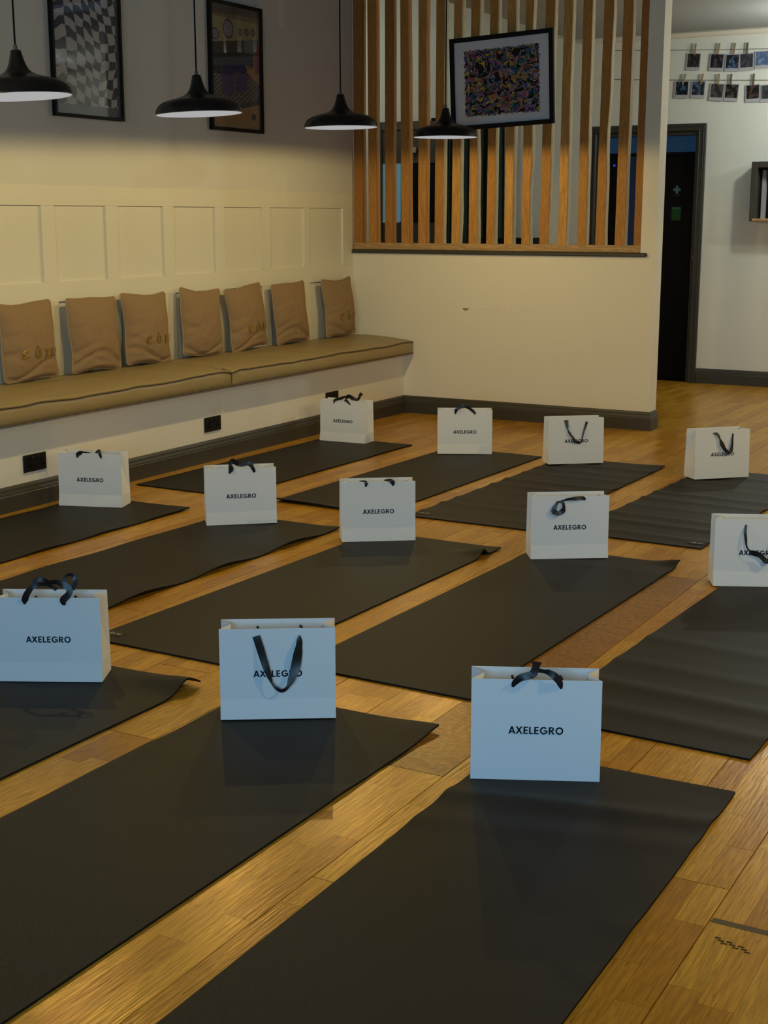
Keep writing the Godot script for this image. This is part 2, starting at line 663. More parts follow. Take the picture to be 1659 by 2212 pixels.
# ==================================================================== partition with the slatted screen
func partition() -> void:
	var st := begin()
	var back := PART_Z - 0.134
	box(st, Vector3(WALL_X - 0.012, 0, back), Vector3(-2.87, 1.115, PART_Z))
	box(st, Vector3(-2.97, 1.115, back), Vector3(-2.87, 2.95, PART_Z))
	box(st, Vector3(WALL_X - 0.012, 2.93, back), Vector3(-2.87, 3.45, PART_Z))
	var wall := struct("wall_partition", done(st), M.wall, "low plaster partition under the slatted screen", "wall")
	# chipped paint and the faint scratch along the wall
	st = begin()
	var f := PART_Z + 0.0006
	var chip := [Vector3(-4.232, 0.750, f), Vector3(-4.180, 0.751, f), Vector3(-4.190, 0.737, f), Vector3(-4.216, 0.734, f)]
	quad(st, chip[0], chip[1], chip[2], chip[3], Vector3.BACK)
	part("chipped_paint", done(st), mat(lin(0.30, 0.22, 0.14), 0.9, 0.1), wall)
	st = begin()
	for k in 14:
		var x := -4.50 + k * 0.062 + rng.randf() * 0.03
		if x > -4.25 and x < -4.17:
			continue
		box(st, Vector3(x, 0.748 - 0.0006 * k, PART_Z), Vector3(x + 0.01 + rng.randf() * 0.03, 0.7495 - 0.0006 * k + rng.randf() * 0.002, PART_Z + 0.0005))
	part("scratch", done(st), mat(lin(0.60, 0.54, 0.43), 0.9, 0.1), wall)
	# sill
	struct("trim_1", boxed(Vector3(WALL_X + 0.002, 1.115, PART_Z - 0.06), Vector3(-2.925, 1.141, PART_Z + 0.022), 0.006), M.dark_trim, "dark grey sill along the top of the partition", "sill")
	var scr := thing("slatted_screen", "tall oak slatted screen standing on the dark sill of the partition", "screen", Vector3(-4.03, 1.141, PART_Z))
	var org := scr.position
	part("bottom_rail", boxed(Vector3(WALL_X + 0.004, 1.141, PART_Z - 0.075) - org, Vector3(-2.972, 1.187, PART_Z - 0.004) - org, 0.003), M.rail_wood, scr)
	var bottom := [-5.098, -4.977, -4.845, -4.714, -4.582, -4.454, -4.324, -4.194, -4.062, -3.929, -3.803, -3.673, -3.542, -3.408, -3.281, -3.148, -3.021]
	var width := [0.070, 0.064, 0.061, 0.063, 0.061, 0.064, 0.058, 0.060, 0.059, 0.061, 0.059, 0.063, 0.058, 0.061, 0.060, 0.066, 0.051]
	var top := [-5.100, -4.985, -4.847, -4.729, -4.588, -4.453, -4.321, -4.195, -4.056, -3.932, -3.805, -3.664, -3.537, -3.408, -3.268, -3.141, -3.021]
	for k in 17:
		var wav := 0.0045 if k in [6, 7, 10, 14] else 0.0012
		var rows_n := 26
		var ring := []
		var z1 := PART_Z - 0.006
		var z0 := z1 - 0.058
		for i in rows_n + 1:
			var t := float(i) / rows_n
			var y := lerpf(1.187, 2.93, t)
			var x0: float = lerpf(bottom[k], top[k], t * (2.93 - 1.187) / (2.816 - 1.187))
			var x1: float = x0 + width[k] + (wav * (sin(t * 9.0 + k) + 0.6 * sin(t * 21.0 + 2 * k)))
			x1 = minf(x1, -2.9705)
			var b := 0.002
			ring.append([Vector3(x0, y, z1 - b), Vector3(x0 + b, y, z1), Vector3(x1 - b, y, z1), Vector3(x1, y, z1 - b), Vector3(x1, y, z0), Vector3(x0, y, z0)])
		var sl := begin()
		var lit_faces := begin()
		for i in rows_n:
			for j in 6:
				var a: Vector3 = ring[i][j]
				var bb: Vector3 = ring[i][(j + 1) % 6]
				var cc: Vector3 = ring[i + 1][(j + 1) % 6]
				var dd: Vector3 = ring[i + 1][j]
				var mid: Vector3 = (ring[i][0] + ring[i][4]) / 2.0
				quad(lit_faces if j == 3 and k > 4 else sl, a - org, bb - org, cc - org, dd - org, (a + bb) / 2.0 - mid)  # right faces of these slats take the colour with lamplight painted in
		for i in [0, rows_n]:
			for j in range(1, 5):
				tri(sl, ring[i][0] - org, ring[i][j] - org, ring[i][j + 1] - org, Vector3.UP * (1 if i else -1))
		var wood: Material = M.slats[[2, 0, 2, 0, 1, 0, 3, 1, 0, 3, 1, 4, 3, 0, 4, 0, 2][k]]
		if k <= 4:
			part("slat", done(sl), wood, scr)
			continue
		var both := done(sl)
		lit_faces.generate_normals()
		lit_faces.commit(both)
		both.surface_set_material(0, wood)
		both.surface_set_material(1, M.lit_side)
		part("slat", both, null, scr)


# ==================================================================== bench
func bench() -> void:
	var b := thing("bench", "built-in white plastered bench along the panelled wall", "bench", Vector3(-4.9, 0, -4.0))
	var o := b.position
	part("box", boxed(Vector3(WALL_X + 0.003, 0, PART_Z + 0.001) - o, Vector3(BENCH_X, 0.402, 0.6) - o), M.bench_paint, b)
	part("seat_board", boxed(Vector3(WALL_X + 0.003, 0.402, PART_Z + 0.001) - o, Vector3(BENCH_X + 0.012, 0.420, 0.6) - o, 0.003), M.panel_paint, b)
	bench_pad(-8.692, -6.497, "olive tan leatherette bench pad at the partition end", 3)
	bench_pad(-6.489, -2.2, "olive tan leatherette bench pad running off at the left edge", 4)
	# sockets on the bench front
	for s in [[-4.943, "black double wall socket low on the bench nearest the left edge"], [-6.390, "black double wall socket on the middle of the bench front"], [-7.704, "black double wall socket behind the farthest white bag"]]:
		var k := thing("wall_socket", s[1], "socket", Vector3(BENCH_X, 0.211, s[0]), "sockets on the bench front")
		part("plate", boxed(Vector3(0, -0.042, -0.077), Vector3(0.009, 0.042, 0.077), 0.003), M.socket, k)
		for side in [-1, 1]:
			part("switch", boxed(Vector3(0.009, 0.016, side * 0.020 - 0.008), Vector3(0.012, 0.032, side * 0.020 + 0.008), 0.001), M.socket, k)
			var h := begin()
			for q in [[0.008, 0.0, 0.004, 0.009], [-0.012, -0.011, 0.007, 0.004], [-0.012, 0.011, 0.007, 0.004]]:
				box(h, Vector3(0.0085, q[0] - q[3], side * 0.043 + q[1] - q[2]), Vector3(0.0097, q[0] + q[3], side * 0.043 + q[1] + q[2]))
			part("pin_hole", done(h), M.socket_hole, k)
			part("switch_mark", boxed(Vector3(0.012, 0.028, side * 0.020 - 0.003), Vector3(0.0124, 0.030, side * 0.020 + 0.003)), M.socket_mark, k)


func bench_pad(z0: float, z1: float, label: String, sd: int) -> void:
	var pad := thing("bench_pad", label, "seat pad", Vector3(-4.85, 0.42, (z0 + z1) / 2.0), "bench pads")
	var o := pad.position
	var n := FastNoiseLite.new()
	n.seed = sd
	n.frequency = 1.6
	var prof := [[0.0, 0.0], [0.0, 0.112], [0.012, 0.124], [0.06, 0.124], [0.14, 0.124], [0.24, 0.120], [0.34, 0.114], [0.42, 0.104], [0.47, 0.097], [0.492, 0.091], [0.500, 0.084], [0.503, 0.066], [0.506, 0.042], [0.504, 0.018], [0.498, 0.006], [0.486, 0.0], [0.0, 0.0]]
	var rows := []
	var steps := 90
	var front := PackedVector3Array()
	var low := PackedVector3Array()
	var inset := func(z: float) -> float:
		var d := minf(z - z0, z1 - z)
		return 0.022 * pow(clampf(1.0 - d / 0.05, 0.0, 1.0), 2.0)
	for i in steps + 1:
		var z := lerpf(z0, z1, float(i) / steps)
		if i == 1:
			z = z0 + 0.012
		elif i == steps - 1:
			z = z1 - 0.012
		var row := PackedVector3Array()
		var ins: float = inset.call(z)
		var sag := 0.010 * n.get_noise_2d(z, 0.0)
		for k in prof.size():
			var p: Array = prof[k]
			var x: float = minf(p[0], 0.506 - ins)
			var y: float = p[1]
			if y > 0.05:
				y += sag * smoothstep(0.2, 0.5, p[0]) + 0.004 * n.get_noise_2d(z * 2.0, p[0] * 6.0) - ins * 0.5
			row.append(Vector3(WALL_X + 0.004 + x, 0.42 + y, z) - o)
			if k == 10:
				front.append(row[k] + Vector3(0.002, 0.002, 0))
			if k == 14:
				low.append(row[k] + Vector3(0.002, 0, 0))
		rows.append(row)
	var st := begin()
	grid(st, rows, false, 0)
	for e in [0, steps]:
		var c := Vector3.ZERO
		for p in rows[e]:
			c += p / rows[e].size()
		for k in rows[e].size() - 1:
			tri(st, rows[e][k], rows[e][k + 1], c, Vector3(0, 0, 1 if e else -1))
	part("cover", done(st), M.leather, pad)
	# piping along the top edge, round the ends
	var ends: PackedVector3Array = front.duplicate()
	ends.insert(0, rows[0][7] + Vector3(0, 0.002, 0.003))
	ends.append(rows[steps][7] + Vector3(0, 0.002, -0.003))
	st = begin()
	tube(st, ends, 0.0045, 7)
	part("piping", done(st), M.piping, pad)
	st = begin()
	tube(st, low, 0.004, 7)
	part("lower_piping", done(st), M.piping, pad)


# ==================================================================== pendant lamps
func pendants() -> void:
	var says := ["black dome pendant lamp cut by the left edge of the photo", "black dome pendant lamp hanging in front of the framed kitchen poster", "black dome pendant lamp beside the left end of the slatted screen", "black dome pendant lamp overlapping the picture on the slatted screen"]
	var at := [Vector3(-3.835, 1.808, -4.075), Vector3(-3.855, 1.815, -5.219), Vector3(-3.855, 1.822, -6.455), Vector3(-3.855, 1.830, -7.667)]
	var lean := [3.2, 2.4, 0.8, 0.0]
	var shell := [[0.180, 0.030], [0.188, 0.016], [0.190, 0.001], [0.1945, 0.0], [0.193, 0.004], [0.190, 0.02], [0.183, 0.034], [0.174, 0.043], [0.160, 0.0525], [0.140, 0.060], [0.120, 0.0655], [0.100, 0.070], [0.080, 0.0755], [0.064, 0.0815], [0.051, 0.0895], [0.042, 0.099], [0.035, 0.111], [0.030, 0.124], [0.0255, 0.140], [0.0215, 0.156], [0.0198, 0.165], [0.017, 0.168], [0.0, 0.168]]
	for k in 5:
		var far: Vector3 = at[k] if k < 4 else Vector3(-3.83, 1.80, -2.86)
		if k == 4:
			# the row goes on towards the camera: one more lamp, left of the frame
			pendant_light(far)
			continue
		var lamp := thing("pendant_lamp", says[k], "lamp", far, "pendant lamps over the mats")
		var tilt := Node3D.new()
		var b := Basis(Vector3(sin(deg_to_rad(29)), 0, cos(deg_to_rad(29))), deg_to_rad(lean[k]))
		var t := Transform3D(b, Vector3.ZERO)
		tilt.free()
		part("shade", done(lathe(shell, 56)), M.lamp, lamp).transform = t
		part("diffuser", done(lathe([[0.0, 0.027], [0.10, 0.027], [0.178, 0.026], [0.186, 0.014], [0.189, 0.001]], 48)), M.glow, lamp).transform = t
		part("cord_grip", done(lathe([[0.0095, 0.166], [0.0085, 0.175], [0.006, 0.190], [0.0, 0.191]], 14)), M.grip, lamp).transform = t
		var top := t * Vector3(0, 0.188, 0)
		var st := begin()
		tube(st, PackedVector3Array([top, top + Vector3(-0.001, 0.3, 0), Vector3(top.x, 3.0 - far.y, top.z)]), 0.0036, 7)
		part("cord", done(st), M.cord, lamp)
		pendant_light(far)


func pendant_light(at: Vector3) -> void:
	var l := OmniLight3D.new()
	l.name = numbered("pendant_light")
	l.position = at + Vector3(0, 0.010, 0)
	l.light_color = lin(1.0, 0.75, 0.29)
	l.light_energy = 0.46
	l.light_size = 0.012
	l.omni_range = 30.0
	l.omni_attenuation = 2.0
	l.shadow_enabled = true
	add_child(l)


# ==================================================================== yoga mats
func mats() -> void:
	var says := [
		"dark yoga mat nearest the partition corner, beside the bench skirting", "dark yoga mat second from the bench in the farthest row", "rippled dark yoga mat third from the bench in the farthest row", "rippled grey yoga mat with a label tag, farthest row, cut by right edge",
		"dark yoga mat beside the bench in the middle row, cut by the left edge", "dark yoga mat with a wavy edge second from the bench in the middle row", "dark yoga mat with a small label tag and a raised kink near its corner", "dark yoga mat with an upturned corner behind the frontmost bag", "dark yoga mat under the bag cut by the right edge",
		"dark yoga mat with a curled corner beside the leftmost front bag", "dark yoga mat under the front bag with the hanging looped handle", "large dark ribbed yoga mat under the frontmost bag"]
	for k in 12:
		var m: Array = MATS[k]
		var node := thing("yoga_mat", says[k], "yoga mat", Vector3.ZERO, "yoga mats in three rows")
		var a := atan(m[2])
		node.rotation.y = -a
		var right := Vector3(cos(a), 0, sin(a))
		var near := Vector3(-sin(a), 0, cos(a))
		node.position = Vector3(m[0], 0.0006, m[1]) - right * MAT_W / 2 + near * MAT_L / 2
		mat_mesh(k, node)
		if k in [2, 3, 6]:
			var side := 1.0 if k == 3 else -1.0
			var c := Vector3(side * (MAT_W / 2 - 0.045), 0.0064 + mat_lift(k, MAT_W / 2 + side * (MAT_W / 2 - 0.045), 0.075), MAT_L / 2 - 0.075)
			part("label_tag", boxed(c - Vector3(0.034, 0.0006, 0.020), c + Vector3(0.034, 0.0006, 0.020)), M.mat_label, node)
			var st := begin()
			for q in [[-0.012, 0.0]]:
				var ringc := c + Vector3(q[0], 0.0009, 0)
				for j in 12:
					var u := TAU * j / 12
					var v := TAU * (j + 1) / 12
					quad(st, ringc + Vector3(cos(u), 0, sin(u)) * 0.009, ringc + Vector3(cos(v), 0, sin(v)) * 0.009, ringc + Vector3(cos(v), 0, sin(v)) * 0.005, ringc + Vector3(cos(u), 0, sin(u)) * 0.005, Vector3.UP)
			box(st, c + Vector3(0.006, 0.0006, -0.003), c + Vector3(0.024, 0.0010, 0.003))
			part("label_mark", done(st), M.mat_mark, node)


func bell(x: float, w: float) -> float:
	return exp(-x * x / (w * w))


# how far mat k is lifted off the floor, u from its left edge, v from its near end
func mat_lift(k: int, u: float, v: float) -> float:
	var f := MAT_L - v
	var r := MAT_W - u
	var h := 0.0
	match k:
		2, 3:
			for i in 9:
				h += (0.0075 if k == 2 else 0.0070) * bell(v - 0.12 - 0.19 * i - 0.02 * sin(i * 2.3) + 0.03 * (u - 0.3), 0.035) * (0.7 + 0.3 * sin(i * 1.7))
			if k == 2:
				h += 0.008 * bell(f - 0.02, 0.05) * bell(r, 0.10)
		4:
			h += 0.006 * bell(f - 0.02, 0.06) * bell(r, 0.15) + 0.005 * bell(r, 0.05) * (0.5 + 0.5 * sin(v * 16.0)) + 0.002 * (0.5 + 0.5 * sin(v * 16.0 + u * 2.0))
		5:
			h += 0.014 * bell(r, 0.055) * (0.5 + 0.5 * sin(v * 13.0 + 1.0)) + 0.0025 * (0.5 + 0.5 * sin(v * 13.0 + u * 3.0)) + 0.004 * bell(u, 0.05) * (0.5 + 0.5 * sin(v * 11.0))
		6:
			h += 0.027 * bell(f - 0.16, 0.028) * bell(r, 0.085) + 0.004 * bell(f - 0.16, 0.06) * bell(r, 0.3) + 0.004 * bell(r, 0.05) * bell(f, 0.05)
		7:
			h += 0.021 * bell(f - 0.01, 0.035) * bell(r, 0.075) + 0.003 * bell(f - 0.2, 0.06)
		8:
			for q in [[0.16, 0.006], [0.36, 0.007], [0.58, 0.004], [0.85, 0.004]]:
				h += q[1] * bell(v - q[0] + 0.04 * (u - 0.3), 0.045)
		9:
			h += 0.036 * bell(f - 0.062, 0.055) * bell(r, 0.17)
		10:
			h += 0.011 * bell(f, 0.10) * bell(r, 0.12) + 0.004 * bell(u, 0.05) * (0.5 + 0.5 * sin(v * 12.0)) + 0.003 * bell(f - 0.5, 0.06)
		11:
			h += 0.012 * bell(f - 0.27 + 0.22 * (u - 0.3), 0.042) * (0.6 + 0.4 * bell(u - 0.25, 0.2)) + 0.004 * bell(f - 0.42 + 0.25 * (u - 0.3), 0.05) + 0.003 * bell(f, 0.03) * bell(r, 0.15) + 0.0035 * bell(f - 0.75, 0.05) * bell(r, 0.08)
		0:
			h += 0.003 * bell(r, 0.05) * (0.5 + 0.5 * sin(v * 9.0))
		1:
			h += 0.005 * bell(f - 0.1, 0.12) * bell(u - 0.4, 0.15) + 0.014 * bell(v, 0.05) * smoothstep(0.62, 0.1, u)
	return h


func mat_mesh(k: int, node: Node3D) -> void:
	var nx := 34
	var nz := 110
	var rows := []
	var under := []
	for i in nz + 1:
		var v := MAT_L * float(i) / nz
		var row := PackedVector3Array()
		var low := PackedVector3Array()
		for j in nx + 1:
			var u := MAT_W * float(j) / nx
			var h := mat_lift(k, u, v)
			row.append(Vector3(u - MAT_W / 2, h + 0.0058, MAT_L / 2 - v))
			low.append(Vector3(u - MAT_W / 2, h, MAT_L / 2 - v))
		rows.append(row)
		under.append(low)
	var st := begin()
	st.set_smooth_group(0)
	for i in nz:
		for j in nx:
			var ids := [[i, j], [i + 1, j], [i + 1, j + 1], [i, j], [i + 1, j + 1], [i, j + 1]]
			for q in ids:
				st.set_uv(Vector2(rows[q[0]][q[1]].x, rows[q[0]][q[1]].z))
				st.add_vertex(rows[q[0]][q[1]])
	st.generate_normals()
	part("surface", st.commit(), M.mat, node)
	st = begin()
	grid(st, under, true, 0)
	for i in nz:
		for j in [0, nx]:
			quad(st, rows[i][j], rows[i + 1][j], under[i + 1][j], under[i][j], Vector3(1 if j else -1, 0, 0))
	for j in nx:
		for i in [0, nz]:
			quad(st, rows[i][j], rows[i][j + 1], under[i][j + 1], under[i][j], Vector3(0, 0, -1 if i else 1))
	part("edge", done(st), M.mat_edge, node)


# ==================================================================== paper bags
const BAG_W := 0.318
const BAG_H := 0.256
const BAG_D := 0.122
const BAG_TOP := 0.098    # distance between the two rims


func letters() -> ArrayMesh:
	var st := begin()
	var s := 0.2          # stroke
	var para := func(xb: float, xt: float, y0: float, y1: float, w: float) -> void:
		quad(st, Vector3(xb, y0, 0), Vector3(xb + w, y0, 0), Vector3(xt + w, y1, 0), Vector3(xt, y1, 0), Vector3.BACK)
	var ring := func(cx: float, cy: float, rx: float, ry: float, w: float, a0: float, a1: float) -> void:
		var n := 28
		for k in n:
			var a := deg_to_rad(lerpf(a0, a1, float(k) / n))
			var b := deg_to_rad(lerpf(a0, a1, float(k + 1) / n))
			quad(st, Vector3(cx + rx * cos(a), cy + ry * sin(a), 0), Vector3(cx + rx * cos(b), cy + ry * sin(b), 0), Vector3(cx + (rx - w) * cos(b), cy + (ry - w) * sin(b), 0), Vector3(cx + (rx - w) * cos(a), cy + (ry - w) * sin(a), 0), Vector3.BACK)
	var x := 0.0
	for ch in "AXELEGRO":
		match ch:
			"A":
				para.call(x, x + 0.34, 0.0, 1.0, 0.215)
				para.call(x + 0.685, x + 0.345, 0.0, 1.0, 0.215)
				para.call(x + 0.20, x + 0.23, 0.20, 0.37, 0.46)
				x += 0.90
			"X":
				para.call(x, x + 0.67, 0.0, 1.0, 0.24)
				para.call(x + 0.70, x + 0.03, 0.0, 1.0, 0.24)
				x += 1.05
			"E":
				para.call(x, x, 0.0, 1.0, s)
				for q in [0.0, 0.41, 0.82]:
					para.call(x + s, x + s, q, q + 0.18, 0.36 if q != 0.41 else 0.32)
				x += 0.72
			"L":
				para.call(x, x, 0.0, 1.0, s)
				para.call(x + s, x + s, 0.0, 0.18, 0.34)
				x += 0.67
			"G":
				ring.call(x + 0.5, 0.5, 0.5, 0.515, 0.2, 42.0, 318.0)
				para.call(x + 0.5, x + 0.5, 0.38, 0.55, 0.48)
				para.call(x + 0.80, x + 0.80, 0.13, 0.45, 0.18)
				x += 1.15
			"R":
				para.call(x, x, 0.0, 1.0, s)
				ring.call(x + 0.36, 0.70, 0.31, 0.30, 0.18, -90.0, 90.0)
				para.call(x + s, x + s, 0.82, 1.0, 0.17)
				para.call(x + s, x + s, 0.40, 0.58, 0.17)
				para.call(x + 0.53, x + 0.22, 0.0, 0.45, 0.24)
				x += 0.87
			"O":
				ring.call(x + 0.5, 0.5, 0.5, 0.515, 0.2, 0.0, 360.0)
				x += 1.0
	st.generate_normals()
	var raw := st.commit()
	var out := begin()
	var k := 0.0188
	out.append_from(raw, 0, Transform3D(Basis.from_scale(Vector3(0.134 / x, k, 1)), Vector3(-0.067, -k / 2, 0)))
	return out.commit()


func bag_front(y: float, folded: bool) -> float:
	# depth of the front sheet at height y: leans back a little, with a crease where the bottom was folded up
	var z := -0.012 * y / BAG_H
	if folded:
		z -= 0.008 * (y / 0.056 if y < 0.056 else 1.0 - (y - 0.056) / 0.25)
	return z


func bag_body(folded: bool) -> ArrayMesh:
	var st := begin()
	var w := BAG_W / 2
	var f := 0.056
	var top := BAG_H
	var front_at := func(x: float, y: float) -> Vector3: return Vector3(x, y, bag_front(y, folded))
	var back_at := func(x: float, y: float) -> Vector3: return Vector3(x, y, -BAG_D + (BAG_D - BAG_TOP - 0.012) * y / BAG_H)
	var ys := [0.0, f, 0.12, 0.19, top]
	for i in 4:
		for sheet in [0, 1]:
			var g: Callable = front_at if sheet == 0 else back_at
			for off in [0.0, 0.0009]:
				var o := Vector3(0, 0, -off if sheet == 0 else off)
				quad(st, g.call(-w, ys[i]) + o, g.call(w, ys[i]) + o, g.call(w, ys[i + 1]) + o, g.call(-w, ys[i + 1]) + o, Vector3(0, 0, (1 if sheet == 0 else -1) * (1 if off == 0.0 else -1)))
	# rims of the two sheets
	for sheet in [0, 1]:
		var g: Callable = front_at if sheet == 0 else back_at
		var o := Vector3(0, 0, -0.0009 if sheet == 0 else 0.0009)
		quad(st, g.call(-w, top), g.call(w, top), g.call(w, top) + o, g.call(-w, top) + o, Vector3.UP)
	# gusseted sides: a triangle below, an inward crease above
	for s in [-1.0, 1.0]:
		var f0: Vector3 = front_at.call(s * w, 0)
		var k0: Vector3 = back_at.call(s * w, 0)
		var ff: Vector3 = front_at.call(s * w, f)
		var kf: Vector3 = back_at.call(s * w, f)
		var ft: Vector3 = front_at.call(s * w, top)
		var kt: Vector3 = back_at.call(s * w, top)
		var cf := Vector3(s * (w - 0.002), f, (ff.z + kf.z) / 2)
		var ct := Vector3(s * (w - 0.031), top, (ft.z + kt.z) / 2)
		var out := Vector3(s, 0, 0)
		tri(st, f0, k0, cf, out)
		tri(st, f0, cf, ff, out)
		tri(st, k0, kf, cf, out)
		quad(st, ff, cf, ct, ft, out)
		quad(st, kf, kt, ct, cf, out)
	quad(st, front_at.call(-w, 0.0005), front_at.call(w, 0.0005), back_at.call(w, 0.0005), back_at.call(-w, 0.0005), Vector3.DOWN)
	return done(st)


# ribbon through points [across, down, width, out] in thousandths of the bag's width / height / width and millimetres
func ribbon(pts: Array, folded: bool, slim := 1.0) -> ArrayMesh:
	var P := PackedVector3Array()
	var W := PackedFloat32Array()
	for p in pts:
		var y: float = BAG_H * (1.0 - p[1] / 1000.0)
		var z: float = bag_front(minf(y, BAG_H), folded) + 0.0012 + p[3] / 1000.0
		P.append(Vector3((p[0] / 1000.0 - 0.5) * BAG_W, y, z))
		W.append(p[2] / 1000.0 * BAG_W)
	var rows := [PackedVector3Array(), PackedVector3Array(), PackedVector3Array()]
	var steps := 6
	for i in P.size() - 1:
		var last := i == P.size() - 2
		for s in steps + (1 if last else 0):
			var t := float(s) / steps
			var a := P[maxi(i - 1, 0)]
			var b := P[i]
			var c := P[i + 1]
			var d := P[mini(i + 2, P.size() - 1)]
			var q := b.cubic_interpolate(c, a, d, t)
			var q2 := b.cubic_interpolate(c, a, d, minf(t + 0.05, 1.0))
			var q1 := b.cubic_interpolate(c, a, d, maxf(t - 0.05, 0.0))
			var dir := (q2 - q1).normalized()
			var wid := lerpf(W[i], W[i + 1], smoothstep(0.0, 1.0, t)) * slim
			var side := dir.cross(Vector3.BACK).normalized()
			# a slight twist along its length
			side = side.rotated(dir, 0.30 * sin(1.3 * (i + t) + P.size())) * maxf(wid / 2.0, 0.0022)
			if absf(side.z) > 0.001 and q.y < BAG_H:
				q.z += maxf(0.0, absf(side.z) - p_out(q, folded))
			rows[0].append(q - side)
			rows[1].append(q + side.cross(dir).normalized() * 0.00025)
			rows[2].append(q + side)
	var st := begin()
	grid(st, rows, false, 0)
	var back := []
	for r in rows:
		var b := PackedVector3Array()
		for p in r:
			b.append(p - Vector3(0, 0, 0.0004))
		back.append(b)
	grid(st, back, true, 1)
	return done(st)


func p_out(q: Vector3, folded: bool) -> float:
	return q.z - bag_front(q.y, folded) - 0.0008


